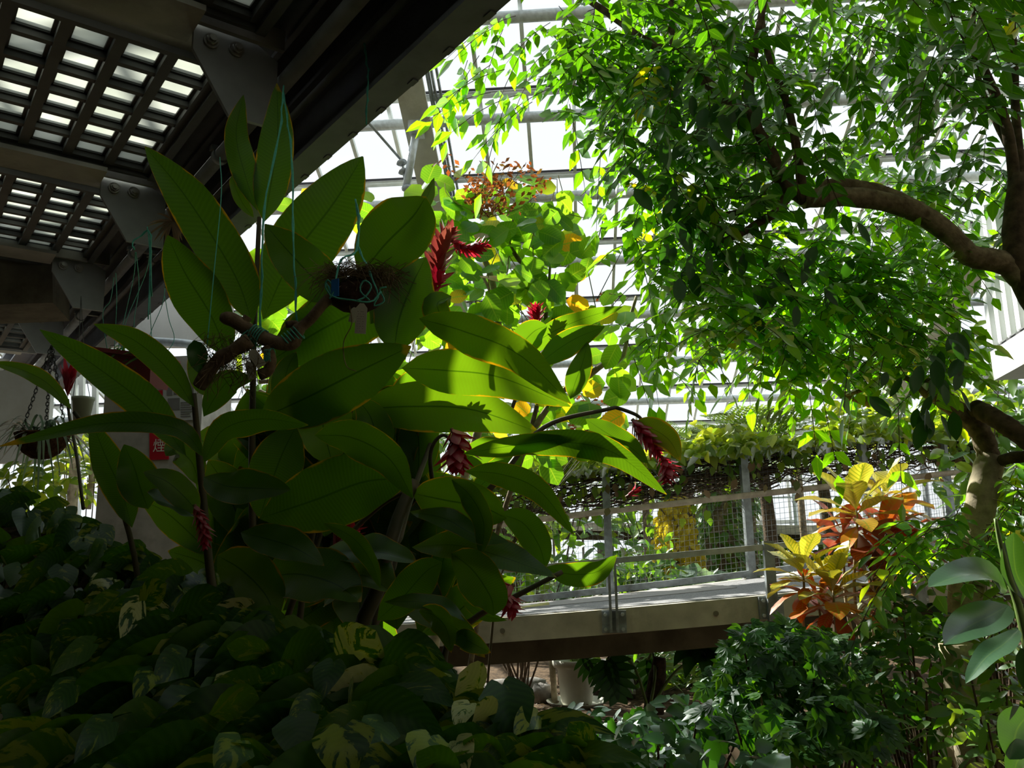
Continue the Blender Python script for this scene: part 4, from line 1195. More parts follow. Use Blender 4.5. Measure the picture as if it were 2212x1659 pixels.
def canopy(par, blobs, mat='caram', L=(.2, .33), ll=(.075, .105), hang=.5):
    mb = MB(); tw = MB()
    for (cx, cy, rx, ry, d, dd, n) in blobs:
        for _ in range(int(n * .62)):
            while True:
                a, b, c = r4.uniform(-1, 1), r4.uniform(-1, 1), r4.uniform(-1, 1)
                if a * a + b * b <= 1 and not (cx + a * rx > 2050 and 560 < cy + b * ry < 860): break
            p = P(cx + a * rx, cy + b * ry, d + c * dd)
            dirv = V((r4.uniform(-1, 1), r4.uniform(-1, 1), r4.uniform(-.6, .25)))
            frond(mb, tw, p, dirv, r4.uniform(*L), r4.choice((4, 5, 5, 6)), r4.uniform(*ll), hang, r4.random() ** 1.2)
    mb.build('foliage', M[mat], par); tw.build('twigs', M['bark_dark'], par)
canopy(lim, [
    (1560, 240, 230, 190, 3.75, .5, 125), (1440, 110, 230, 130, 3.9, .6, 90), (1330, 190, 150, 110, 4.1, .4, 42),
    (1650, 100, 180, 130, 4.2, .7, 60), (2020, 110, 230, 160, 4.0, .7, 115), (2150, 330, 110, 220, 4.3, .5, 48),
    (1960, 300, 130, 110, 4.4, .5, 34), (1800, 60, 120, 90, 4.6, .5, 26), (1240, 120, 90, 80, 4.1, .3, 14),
    (1110, 60, 60, 50, 4.2, .2, 7), (1500, -350, 500, 330, 3.6, .8, 420), (2100, -350, 350, 380, 3.4, .8, 260), (1900, -1000, 900, 400, 2.6, .8, 220), (2700, 200, 350, 700, 3.2, .8, 200), (1550, 270, 190, 150, 4.2, .5, 70), (1420, 90, 200, 110, 4.4, .4, 50), (2050, 70, 200, 120, 4.5, .5, 50), (1330, 30, 160, 60, 4.2, .4, 30), (1480, 400, 90, 110, 3.7, .3, 30),  # blobs beyond the frame: unseen crown added to shade the foreground
    (1500, 540, 70, 80, 3.7, .2, 15), (2100, 30, 150, 60, 3.6, .3, 30), (1620, 350, 60, 80, 4.2, .4, 18)], 'caram_shade')
canopy(tree, [
    (1700, 620, 220, 120, 4.20, 0.22, 137), (1900, 540, 200, 130, 4.25, 0.22, 124), (1960, 430, 110, 80, 5.00, 0.22, 49),
    (1560, 620, 150, 130, 3.85, 0.22, 69), (1720, 740, 130, 80, 4.40, 0.22, 73), (1880, 690, 150, 110, 4.10, 0.22, 87),
    (2040, 640, 110, 130, 4.40, 0.22, 64), (1430, 470, 120, 110, 3.85, 0.22, 44), (1600, 480, 140, 90, 3.85, 0.22, 23),
    (1900, 770, 90, 60, 4.40, 0.22, 24), (2080, 780, 90, 70, 4.25, 0.22, 41), (1800, 350, 80, 70, 5.20, 0.22, 25), (1480, 740, 90, 70, 4.40, 0.22, 28),
    (2170, 1060, 60, 90, 4.20, 0.22, 25), (2010, 1180, 120, 60, 3.70, 0.22, 32), (2130, 1130, 90, 60, 3.90, 0.22, 32)])
# single sprays that stand clear of the crown against the glass
spr = MB(); tw = MB()
for (x, y, d, a, e, n) in [(1090, 150, 4.0, 3.6, .3, 6), (1060, 140, 4.0, 4.0, .2, 5), (1120, 205, 4.0, 3.3, -.1, 6), (1150, 220, 4.0, 3.7, -.3, 6), (1090, 230, 4.0, 4.4, -.5, 5), (1060, 200, 4.1, 3.2, .0, 6),
                       (1190, 190, 4.0, 3.4, -.3, 6), (1140, 90, 4.1, 4.4, .2, 5), (1230, 225, 4.0, 4.9, -.7, 6), (1300, 300, 4.0, 4.6, -.8, 6), (1095, 40, 4.2, 3.7, .2, 5), (1035, 120, 4.2, 4.2, -.3, 6), (1010, 130, 4.2, 4.4, -.6, 5),
                       (1340, 700, 4.4, 5.1, -.7, 6), (1390, 690, 4.4, 4.9, -.8, 6), (1440, 660, 4.4, 4.5, -.6, 6), (1740, 780, 4.2, 4.8, -.5, 6), (1770, 830, 4.3, 4.9, -.6, 6), (1940, 880, 4.2, 4.7, -.8, 4)]:
    frond(spr, tw, P(x, y, d), V((math.cos(a), .15, math.sin(a) * .55 + e * .5)), .36, max(4, n - 1), .105, .45, .4)
spr.build('outer_sprays', M['caram'], tree); tw.build('spray_twigs', M['bark_dark'], tree)
# scattered bigger dark leaves of a climber on the limbs
mb = MB()
for (x, y, n, sp, d) in [(1480, 560, 10, 60, 3.5), (1700, 580, 16, 110, 3.7), (1990, 790, 10, 70, 3.7), (1990, 890, 8, 36, 3.7), (1440, 430, 10, 70, 3.5), (2060, 760, 8, 60, 3.6), (1500, 220, 20, 140, 3.4), (2060, 860, 3, 40, 3.7)]:
    for _ in range(n):
        p = P(min(2075, x + r4.gauss(0, sp * .6)), y + r4.gauss(0, sp * .5), d + r4.uniform(-.15, .15))
        L = r4.uniform(.075, .125)
        mb.leaf(p, V((r4.uniform(-.8, .8), r4.uniform(-.5, .5), -1)), V((r4.uniform(-.6, .6), -1, r4.uniform(-.2, .7))), L, L * .5, p_oval, 5, .1, (-1, -.5, 0, .5, 1), .15, r4.random() * .3)
mb.build('broad_leaves', M['monstera'], lim)

# ------------------------------------------------------------- round-leaved tree behind the ginger
rt = thing('round_leaved_tree', 'slender tree with bright round yellow-green leaves behind the ginger', 'tree', V((.2, 5.0, 0)))
branch(rt, [(900, 1735, 5.0), (930, 1450, 5.0), (985, 1100, 5.0), (1070, 800, 5.0), (1070, 640, 5.0), (1030, 520, 5.0), (985, 440, 5.0)], .035, .012, 'bark_pale', name='trunk')
branch(rt, [(985, 1745, 4.9), (1010, 1480, 4.9), (1060, 1200, 4.9), (1140, 950, 4.9), (1176, 800, 4.9), (1178, 690, 4.9), (1186, 630, 4.9), (1170, 590, 4.9), (1128, 570, 4.9), (1110, 545, 4.9)], .016, .012, 'bark')
branch(rt, [(1128, 570, 4.9), (1100, 520, 4.9), (1110, 470, 4.9), (1130, 430, 4.9)], .010, .005, 'bark_pale')
branch(rt, [(1186, 610, 4.9), (1190, 560, 4.9), (1200, 510, 4.95)], .009, .005, 'bark_pale')
branch(rt, [(1085, 720, 5.0), (1050, 610, 5.1), (1005, 560, 5.1)], .012, .007, 'bark_pale')
branch(rt, [(1250, 830, 4.9), (1300, 790, 4.95), (1345, 770, 5.0), (1358, 700, 5.0), (1375, 640, 5.0)], .020, .010, 'bark_pale')
branch(rt, [(1290, 795, 4.9), (1250, 820, 4.9), (1200, 860, 4.9), (1150, 930, 4.9)], .014, .02, 'bark_pale')
branch(rt, [(560, 825, 4.6), (590, 822, 4.6), (625, 815, 4.6)], .014, .012, 'bark_pale')
branch(rt, [(560, 845, 4.6), (590, 858, 4.6), (625, 850, 4.6)], .014, .012, 'bark_pale')
r5 = random.Random(44)
def scatter_leaves(mb, blobs, size, ratio, prof, r_of, cup=.05, up=.4, ns=5, cols=(-1, -.5, 0, .5, 1), fold=.12, wave=.06, rg=r5, droop=.15, look=-1., sunw=0.):
    for (cx, cy, rx, ry, d, dd, n) in blobs:
        for _ in range(n):
            while True:
                a, b = rg.uniform(-1, 1), rg.uniform(-1, 1)
                if a * a + b * b <= 1: break
            p = P(cx + a * rx, cy + b * ry, d + rg.uniform(-dd, dd))
            L = rg.uniform(*size)
            mb.leaf(p, V((rg.uniform(-1, 1), rg.uniform(-.6, .6), rg.uniform(-.5, .9))), (V((rg.uniform(-.8, .8), look, rg.uniform(-.2, 1.) * up + .2)) + tos * sunw).normalized(), L, L * ratio, prof, ns, droop, cols, fold, r_of(), 0, 0, wave, cup)
mb = MB()
scatter_leaves(mb, [(960, 430, 55, 60, 4.8, .3, 20), (1120, 470, 130, 80, 4.9, .4, 52), (1030, 600, 130, 110, 5.0, .5, 66), (1170, 560, 110, 90, 5.0, .5, 46), (1130, 690, 150, 90, 5.1, .4, 52),
                    (980, 700, 120, 90, 5.2, .4, 40), (1300, 690, 60, 40, 5.0, .3, 12), (1340, 790, 60, 70, 5.0, .3, 16), (600, 640, 60, 70, 4.9, .4, 16), (640, 470, 50, 50, 4.9, .3, 9),
                    (780, 450, 40, 30, 4.9, .3, 6), (1000, 500, 60, 60, 4.8, .3, 20), (720, 830, 180, 80, 5.0, .4, 30), (1270, 880, 110, 60, 5.0, .3, 22), (1200, 480, 70, 60, 4.9, .3, 18), (1200, 940, 110, 60, 5.0, .3, 20)],
               (.115, .175), .82, p_round, lambda: min(1, r5.random() ** 1.1 * 1.0))
mb.build('foliage', M['round'], rt)
mb = MB()
for _ in range(46):
    x, y = r5.uniform(1010, 1330), r5.uniform(420, 800)
    a = P(x, y, 5 + r5.uniform(-.3, .3)); mb.tube([a, a + V((r5.uniform(-.15, .15), 0, r5.uniform(-.05, .2))), a + V((r5.uniform(-.2, .2), 0, r5.uniform(.1, .35)))], .0035, 4, cap=False)
mb.build('twigs', M['bark_pale'], rt)
# rusty creeper above it
ru = thing('rusty_creeper', 'thin creeper with rusty red dry leaflets above the round-leaved tree', 'climbing plant', P(1050, 420, 5.2))
mb = MB()
scatter_leaves(mb, [(1050, 425, 45, 45, 4.55, .15, 230), (1080, 380, 70, 35, 4.55, .2, 70), (1130, 395, 60, 40, 4.55, .2, 60), (975, 365, 40, 30, 4.55, .1, 16), (1100, 440, 40, 25, 4.55, .1, 20)], (.025, .05), .6, p_ovate, lambda: r5.random(), ns=2, cols=(-1, 0, 1))
mb.build('leaflets', M['rust'], ru)
mb = MB()
for _ in range(16):
    x, y = r5.uniform(960, 1160), r5.uniform(370, 440); a = P(x, y, 4.55)
    mb.tube(spline([P(1055, 470, 4.55), P((x + 1055) / 2 + r5.uniform(-20, 20), (y + 470) / 2, 4.55), a, a + V((r5.uniform(-.1, .1), 0, r5.uniform(-.02, .1)))], 8), .0018, 3, cap=False)
mb.build('stems', M['stem_red'], ru)
# brown seed heads lower down
sd = thing('brown_seed_plant', 'plant with brown seed sprays beyond the ginger flowers', 'plant', P(1290, 900, 5.6))
mb = MB()
scatter_leaves(mb, [(1270, 895, 55, 45, 5.6, .2, 130), (1320, 930, 30, 20, 5.6, .2, 30), (1310, 640, 18, 12, 5.6, .1, 26)], (.02, .035), .8, p_round, lambda: r5.random() * .6, ns=2, cols=(-1, 0, 1))
mb.build('seed_heads', M['rust'], sd)
mb = MB()
for _ in range(14):
    a = P(r5.uniform(1230, 1340), r5.uniform(860, 940), 5.6); mb.tube(spline([V((-.25, 5.8, 0)), V((-.1, 5.7, 1.3)), V((a.x * .6, 5.65, a.z - .25)), a], 12), .003, 4, cap=False)
mb.build('stalks', M['stem'], sd)

# ------------------------------------------------------------- crotons
r6 = random.Random(55)
def croton(name, label, base, heads, group):
    t = thing(name, label, 'shrub', base, group)
    for (hx, hy, d, n, L0, rr0, rr1) in heads:
        c = P(hx, hy, d)
        mb = MB(); mb.tube(spline([base, base.lerp(c, .55) + V((r6.uniform(-.05, .05), .05, 0)), c + V((0, 0, -.05)), c + V((0, 0, .02))], 12), [.011 - .0006 * i for i in range(13)], 8)
        mb.build('stem', M['bark_pale'], t)
        for k in range(n):
            q = k / n; a = k * 2.4 + r6.uniform(-.3, .3)
            el = 1.15 - 1.75 * q                       # young leaves upright, old ones drooping
            dv = V((math.cos(a) * math.cos(el), math.sin(a) * math.cos(el), math.sin(el)))
            p = c + V((0, 0, .06 - .17 * q)) + dv * .015
            L = L0 * (.62 + .5 * math.sin(PI * min(1, q + .2))) * r6.uniform(.85, 1.15)
            n_ = (ZU * 1.0 - V((math.cos(a), math.sin(a), 0)) * (1.2 * math.sin(el))).normalized()
            mb = MB()
            mb.leaf(p, dv, n_, L, L * .42, p_obov, 7, .22 + .25 * q, (-1, -.5, 0, .5, 1), .22, min(1, max(0, rr0 + (rr1 - rr0) * q + r6.uniform(-.09, .09))), 0, 0, .1)
            mb.build('leaf', M['croton'], t)
croton('croton', 'tall croton with a crown of yellow leaves over red ones in front of the ramp', P(1900, 1560, 4.7),
       [(1850, 1110, 4.5, 26, .30, .0, .66), (1915, 1085, 4.65, 16, .28, .0, .6), (1905, 1175, 4.6, 22, .30, .5, .9), (1820, 1165, 4.75, 14, .24, .5, 1.0), (1950, 1150, 4.8, 14, .28, .45, .85)], 'crotons by the ramp')
croton('croton', 'shorter croton with orange and yellow leaves below the tall one', P(1800, 1600, 4.4),
       [(1735, 1245, 4.4, 22, .24, .05, .66), (1800, 1285, 4.3, 26, .27, .12, .7), (1770, 1310, 4.45, 14, .24, .5, .9)], 'crotons by the ramp')
croton('croton', 'dark croton with green and brown leaves beside the two bright ones', P(1880, 1600, 4.7),
       [(1880, 1255, 4.7, 20, .19, .75, 1.0), (1930, 1290, 4.8, 18, .17, .8, 1.0), (1900, 1330, 4.6, 14, .16, .8, 1.0)], 'crotons by the ramp')

# ------------------------------------------------------------- leafy shrubs filling the lower corner
def star_leaf(mb, p, n_, R, r):
    """palmate lobed leaf: five lobes"""
    n_ = n_.normalized(); a = n_.cross(V((.2, .9, .3))).normalized(); b = n_.cross(a)
    off = r6.uniform(0, 6.28)
    for k in range(5):
        q = off + (k - 2) * .62
        d = a * math.cos(q) + b * math.sin(q)
        mb.leaf(p, d - n_ * .1, n_, R * (1 - .14 * abs(k - 2)), R * .42, p_oval, 3, .1, (-1, 0, 1), .2, r)
def shrub(name, label, base, blobs, kind, mat, size, group=None, stems=8, cat='shrub', lookup=.8):
    t = thing(name, label, cat, base, group)
    mb = MB(); st = MB()
    for (cx, cy, rx, ry, d, dd, n) in blobs:
        for k in range(n):
            while True:
                a, b = r6.uniform(-1, 1), r6.uniform(-1, 1)
                if a * a + b * b <= 1: break
            p = P(cx + a * rx, cy + b * ry, d + r6.uniform(-dd, dd))
            n_ = V((r6.uniform(-.8, .8), r6.uniform(-1.1, .1), r6.uniform(.2, 1.2) * lookup + .2)).normalized()
            L = r6.uniform(*size); r = r6.random()
            if kind == 'star': star_leaf(mb, p, n_, L, r)
            elif kind == 'heart': mb.leaf(p, V((r6.uniform(-1, 1), r6.uniform(-.6, .6), r6.uniform(-1, .2))), n_, L, L * .85, p_heart, 4, .2, (-1, 0, 1), .15, r, .12)
            elif kind == 'strap': mb.leaf(p, V((r6.uniform(-1, 1), r6.uniform(-.6, .6), r6.uniform(-.1, 1.0))), n_, L, L * .12, p_strap, 6, .45, (-1, 0, 1), .3, r)
            else: mb.leaf(p, V((r6.uniform(-1, 1), r6.uniform(-.6, .6), r6.uniform(-.6, .6))), n_, L, L * .45, p_oval, 4, .25, (-1, 0, 1), .2, r)
            if k % 22 == 0:
                st.tube(spline([p, p.lerp(base, .35) + V((0, .03, -.05)), V((p.x * .4 + base.x * .6, p.y * .4 + base.y * .6, (p.z - base.z) * .3 + base.z)), base + V((r6.uniform(-.1, .1), r6.uniform(-.1, .1), 0))], 9), [.004 + .001 * i for i in range(10)], 5, cap=False)
    mb.build('foliage', M[mat], t)
    if st.v: st.build('stems', M['bark_dark'], t)
    return t
def gnd(px, d): 
    p = P(px, 1200, d); return V((p.x, p.y, 0))
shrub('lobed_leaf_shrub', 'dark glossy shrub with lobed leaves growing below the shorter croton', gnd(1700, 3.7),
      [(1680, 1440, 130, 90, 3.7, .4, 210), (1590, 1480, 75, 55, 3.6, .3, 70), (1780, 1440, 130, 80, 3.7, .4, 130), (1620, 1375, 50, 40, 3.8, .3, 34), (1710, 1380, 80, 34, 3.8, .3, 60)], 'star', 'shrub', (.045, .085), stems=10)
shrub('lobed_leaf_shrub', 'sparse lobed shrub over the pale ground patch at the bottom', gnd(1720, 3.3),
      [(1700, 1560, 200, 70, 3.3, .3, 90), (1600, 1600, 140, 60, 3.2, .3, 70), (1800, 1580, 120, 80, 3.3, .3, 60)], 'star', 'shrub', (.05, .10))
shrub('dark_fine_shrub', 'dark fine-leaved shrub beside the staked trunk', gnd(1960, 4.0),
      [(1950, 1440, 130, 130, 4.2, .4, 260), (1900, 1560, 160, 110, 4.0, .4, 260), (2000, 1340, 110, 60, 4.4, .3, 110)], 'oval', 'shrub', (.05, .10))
shrub('narrow_leaf_shrub', 'yellow-flecked narrow-leaved plant at the foot of the staked trunk', gnd(2150, 3.6),
      [(2150, 1480, 80, 140, 3.9, .4, 150), (2120, 1590, 120, 90, 3.6, .3, 120), (2150, 1330, 80, 70, 4.4, .3, 90)], 'oval', 'bgleaf', (.05, .11))
shrub('low_ground_cover', 'low dark creeping plant across the soil in front of the white pot', gnd(1400, 4.0),
      [(1360, 1600, 180, 60, 3.4, .4, 200), (1480, 1560, 140, 60, 3.9, .4, 140), (1290, 1560, 100, 40, 4.2, .3, 70), (1420, 1640, 260, 50, 2.9, .3, 150)], 'heart', 'monstera', (.04, .075), lookup=1.6)
shrub('sunny_sapling', 'light green sapling beside the tree trunk under the vine railing end', gnd(2100, 5.2),
      [(2070, 1010, 80, 70, 5.2, .4, 40), (2150, 1090, 80, 110, 5.0, .4, 60), (2170, 930, 60, 90, 5.6, .4, 36), (2110, 1180, 110, 60, 4.8, .4, 46)], 'oval', 'bgleaf', (.09, .14))
# rubber plant with big glossy leaves at the edge
rp = thing('rubber_plant', 'rubber plant with large glossy oval leaves at the edge of the bed', 'plant', gnd(2230, 2.2))
for pts, w, tl in [([(2175, 1275, 2.2), (2130, 1240, 2.15), (2070, 1245, 2.1), (2006, 1268, 2.06)], 50, 55), ([(2178, 1308, 2.15), (2140, 1330, 2.1), (2090, 1355, 2.05), (2040, 1392, 2.02)], 74, 28),
                   ([(2200, 1360, 2.15), (2170, 1390, 2.1), (2130, 1420, 2.06), (2086, 1476, 2.04)], 44, 35), ([(2225, 1540, 2.0), (2200, 1570, 1.98), (2190, 1600, 1.96), (2180, 1640, 1.95)], 80, -30),
                   ([(2240, 1300, 2.2), (2200, 1250, 2.2), (2190, 1200, 2.2), (2190, 1150, 2.2)], 60, 30), ([(2230, 1620, 2.0), (2210, 1630, 1.98), (2195, 1650, 1.96), (2190, 1690, 1.95)], 60, -40), ([(2205, 1400, 2.2), (2225, 1440, 2.2), (2240, 1480, 2.2), (2250, 1520, 2.2)], 60, 0),
                   ([(2060, 1700, 1.5), (1990, 1655, 1.48), (1930, 1640, 1.46), (1880, 1665, 1.44)], 40, -40)][:7]:
    c = PT(pts, 12); mb = MB()
    mb.ribbon(c, facing(c, tl), px2m(w, c[6].y) / 2 / max(.4, math.cos(math.radians(tl))), p_oval, (-1, -.6, -.3, 0, .3, .6, 1), .14, .03, 2, r=r6.random(), cup=-.05); mb.build('leaf', M['rubber'], rp)
mb = MB(); mb.tube(PT([(2245, 1800, 2.2), (2235, 1500, 2.2), (2205, 1330, 2.2), (2180, 1250, 2.2), (2160, 1170, 2.2), (2150, 1120, 2.2)], 20), [.016 - .0006 * i for i in range(21)], 8); mb.build('stem', M['stem_green'], rp)
lf = shrub('broad_green_leaf_plant', 'single broad green leaf poking up at the bottom edge', P(1680, 1760, 2.2), [], 'oval', 'vine', (.1, .1), cat='plant') if False else None
bl = thing('low_broad_leaf', 'broad ribbed green leaf poking up at the very bottom edge', 'plant', P(1680, 1720, 2.4))
mb = MB(); c = PT([(1640, 1720, 2.4), (1665, 1670, 2.42), (1680, 1640, 2.45), (1690, 1628, 2.5)], 8); mb.ribbon(c, facing(c, -35), px2m(44, 2.4), p_heart, (-1, -.5, 0, .5, 1), .15, .08, 2, .1, .5); mb.build('leaf_blade', M['rubber'], bl)
mb = MB(); mb.tube([P(1640, 1720, 2.4), P(1640, 1900, 2.4)], .005, 6); mb.build('stalk', M['stem_green'], bl)

# stake tied to the trunk
mb = MB(); s0 = gnd(2060, 4.15); s1 = P(2064, 1390, 4.15); mb.tube([s0, s0.lerp(s1, .5), s1], .075, 14)
sk = tag(mb.build('timber_stake', M['bark_pale'], loc=s0), 'thick round timber stake with a dark tie in the shrubs', 'stake')

# ------------------------------------------------------------- white pot, monstera, stones and ground plants past the bridge
pd = 8.2
pc = gnd(1236, pd); pc.z = floor_h(pc.x, pc.y)
pt = thing('plant_pot', 'grey-white ceramic pot with a rolled rim on a saucer under the bridge', 'pot', pc)
mb = MB(); mb.lathe(pc + ZU * .02, [(0, 0), (.135, 0), (.15, .03), (.175, .33), (.21, .335), (.222, .36), (.222, .40), (.20, .405), (.185, .39), (.17, .34), (0, .34)], 32); mb.build('pot_body', M['potgrey'], pt)
mb = MB(); mb.lathe(pc, [(0, 0), (.22, 0), (.28, .045), (.285, .055), (.27, .055), (.22, .015), (0, .015)], 32); mb.build('saucer', M['potgrey'], pt)
pp = thing('potted_plant', 'leafy plant growing in the grey-white pot', 'plant', pc + ZU * .36)
mb = MB(); st = MB()
for k in range(26):
    q = pc + V((r6.uniform(-.25, .25), r6.uniform(-.2, .2), r6.uniform(.42, 1.0))); st.tube(spline([pc + ZU * .36, pc.lerp(q, .5) + ZU * .2, q], 6), .006, 5, cap=False)
    mb.leaf(q, V((r6.uniform(-1, 1), r6.uniform(-1, 1), -.3)), V((r6.uniform(-.5, .5), -.8, .6)), .2, .11, p_heart, 5, .3, (-1, -.5, 0, .5, 1), .15, r6.random(), .1)
mb.build('foliage', M['bgleaf'], pp); st.build('stems', M['stem_green'], pp)
# monstera leaf hanging in front of the bank
def monstera(par, pts, w, tilt, lobes=6):
    c = PT(pts, 24); d = c[12].y; f = facing(c, tilt); hw = px2m(w, d) / 2
    mb = MB()
    mb.ribbon(c, f, hw * .3, p_heart, (-1, 0, 1), .1, 0, r=.4)
    for k in range(lobes):
        t = .05 + .80 * k / (lobes - 1); i = int(t * 24); T = (c[i + 1] - c[i]).normalized(); Sd = T.cross(f[i]).normalized()
        for s in (-1, 1):
            L = hw * (1.08 * math.sin(PI * (t * .62 + .32)) + .05)
            dv = (Sd * s * (1 - .35 * t) + T * (.15 + .75 * t)).normalized()
            mb.leaf(c[i], dv, f[i], L, hw * .36, p_strap, 6, .12, (-1, 0, 1), .1, .4)
    return mb.build('leaf', M['monstera'], par)
mo = thing('monstera', 'monstera with deeply cut dark leaves hanging below the bridge beside the pot', 'plant', gnd(1400, 6.9))
monstera(mo, [(1312, 1425, 6.6), (1322, 1450, 6.55), (1330, 1480, 6.5), (1336, 1518, 6.45)], 100, 0)
monstera(mo, [(1400, 1425, 7.3), (1405, 1450, 7.3), (1410, 1470, 7.3), (1400, 1500, 7.3)], 60, 0, 5)
monstera(mo, [(1260, 1420, 7.4), (1270, 1435, 7.4), (1280, 1450, 7.4), (1290, 1462, 7.4)], 60, 0, 5)
for q in ([(1312, 1425, 6.6), (1330, 1410, 6.8), (1370, 1440, 6.9), (1400, 1530, 6.9)], [(1400, 1425, 7.3), (1410, 1410, 7.2), (1415, 1460, 7.0), (1404, 1530, 6.9)], [(1500, 1420, 7.2), (1460, 1450, 7.1), (1430, 1490, 7.0), (1410, 1530, 6.9)]):
    mb = MB(); mb.tube(PT(q, 10), .012, 6); mb.build('leaf_stalk', M['stem_green'], mo)
mb = MB(); mb.tube(PT([(1425, 1420, 7.1), (1422, 1450, 7.1), (1415, 1490, 7.1), (1412, 1540, 7.1)], 10), [.05, .055, .06, .06, .07, .07, .07, .075, .08, .08, .085], 10); mb.build('trunk', M['bark_dark'], mo)
dk = thing('dark_leaved_plant', 'plant with big drooping dusky blue-black leaves under the bridge', 'plant', gnd(1520, 6.6))
for (x0, y0, x1, y1, w) in [(1530, 1405, 1480, 1465, 46), (1530, 1405, 1525, 1475, 46), (1530, 1405, 1560, 1455, 40), (1530, 1405, 1500, 1430, 40), (1530, 1405, 1455, 1440, 34)]:
    c = PT([(x0, y0, 6.6), ((x0 + x1) / 2 + (x1 - x0) * .2, (y0 + y1) / 2 - 14, 6.5), (x1, y1, 6.45)], 10); mb = MB(); mb.ribbon(c, facing(c, 20), px2m(w, 6.5) / 2, p_heart, (-1, -.5, 0, .5, 1), .2, .05, 2, .12, .2); mb.build('leaf', M['bgcool'] if False else M['monstera'], dk)
mb = MB(); mb.tube([P(1530, 1408, 6.6), gnd(1525, 6.65)], .02, 8); mb.build('stem', M['stem'], dk)
def rock(px, d, sx, sy, sz, label, mat='stone', z=None):
    c = gnd(px, d); c.z = floor_h(c.x, c.y) + sz * .4
    mb = MB(); nn, mm = 14, 8; rr = random.Random(int(px)); i0 = 0
    for j in range(mm + 1):
        for i in range(nn):
            a = 2 * PI * i / nn; b = PI * j / mm - PI / 2; k = 1 + rr.uniform(-.12, .12)
            cb = math.copysign(abs(math.cos(b)) ** .6, math.cos(b))
            mb.v.append(c + V((sx * math.cos(a) * cb * k, sy * math.sin(a) * cb * k, sz * math.sin(b) * k)))
    for j in range(mm):
        for i in range(nn):
            a = j * nn + i; b = j * nn + (i + 1) % nn; mb.face((a, b, b + nn, a + nn))
    o = mb.build('stone', M[mat], loc=V((c.x, c.y, 0))); tag(o, label, 'stone', 'stones on the bank')
rock(1165, 8.4, .13, .1, .12, 'grey squared stone beside the white pot')
rock(1110, 9.2, .35, .15, .10, 'long low stone on the bank past the white pot')
rock(1575, 5.2, .2, .12, .05, 'flat pale stone among the shrubs', 'path')
rock(1660, 4.3, .22, .2, .035, 'sunlit pale paving stone showing through the shrub', 'path')
rock(1800, 3.5, .16, .14, .03, 'pale stone at the bottom among the lobed leaves', 'path')
rock(1480, 7.6, .4, .12, .06, 'pale kerb stone past the monstera', 'path')
mb = MB(); mb.tube([gnd(1190, 8.3), P(1190, 1400, 8.3)], .03, 10)
tag(mb.build('weathered_post', M['bark_pale'], loc=gnd(1190, 8.3)), 'pale weathered post beside the white pot', 'post')
mb = MB(); mb.poly_prism([gnd(1270, 8.9), gnd(1360, 8.6), gnd(1350, 11), gnd(1240, 11)], V((0, 0, .03)))
for v in mb.v: v.z += .05
struct(mb.build('path_slab', M['stone']), 'grey slab path past the white pot', 'path')
# fallen leaves on the soil
lt = MB()
for _ in range(900):
    px = r6.uniform(1060, 2100); d = r6.uniform(3.0, 9.5)
    p = gnd(px, d); p.z = floor_h(p.x, p.y) + .015
    L = r6.uniform(.03, .09); lt.leaf(p, V((r6.uniform(-1, 1), r6.uniform(-1, 1), .1)), V((r6.uniform(-.5, .5), r6.uniform(-.5, .5), 1)), L, L * .5, p_oval, 2, -.1, (-1, 0, 1), .3, r6.random())
o = lt.build('leaf_litter', M['dryleaf']); tag(o, 'scattered dry fallen leaves on the soil', 'leaf litter', kind='stuff')

# ------------------------------------------------------------- sunny planting beyond the ramp
def tree_fern(label, base, h, n, L, seed, group):
    t = thing('tree_fern', label, 'tree fern', base, group); rr = random.Random(seed)
    mb = MB(); mb.tube(spline([base, base + V((.05, 0, h * .5)), base + V((0, 0, h))], 10), [.10 - .003 * i for i in range(11)], 10); mb.build('trunk', M['bark_dark'], t)
    top = base + V((0, 0, h))
    for k in range(n):
        a = 2 * PI * k / n + rr.uniform(-.2, .2); el = rr.uniform(.35, 1.1)
        d = V((math.cos(a) * math.cos(el), math.sin(a) * math.cos(el), math.sin(el)))
        l = L * rr.uniform(.8, 1.1)
        pts = [top + d * (l * i / 14) + V((0, 0, -.55 * l * (i / 14) ** 2)) for i in range(15)]
        f = MB(); f.tube(pts, [.012 - .0007 * i for i in range(15)], 4, cap=False, m=1)
        for i in range(2, 15):
            T = (pts[i] - pts[i - 1]).normalized(); sd = T.cross(ZU).normalized(); up = sd.cross(T)
            pl = l * .34 * math.sin(PI * (i / 15) ** .8) + .02
            for s in (-1, 1):
                dv = (sd * s + T * .35).normalized()
                for q in range(7):
                    b = pts[i] + dv * (pl * q / 7)
                    for s2 in (-1, 1):
                        f.leaf(b, T * s2 + dv * .3, up, pl * .20 * (1 - q / 9), pl * .10, p_lance, 2, .1, (-1, 0, 1), .0, rr.random())
        f.build('frond', [M['fern'], M['stem_red']], t)
g = 'tree ferns beyond the ramp'
tree_fern('tree fern with feathery pale fronds above the vine railing', gnd(1660, 10.2), 2.55, 15, 1.35, 1, g)
tree_fern('smaller tree fern with drooping fronds partly behind the first', gnd(1490, 12.6), 2.9, 12, 1.1, 2, g)
tree_fern('tree fern nearer the pale roof rafter', gnd(1790, 11.5), 2.5, 11, 1.2, 3, g)
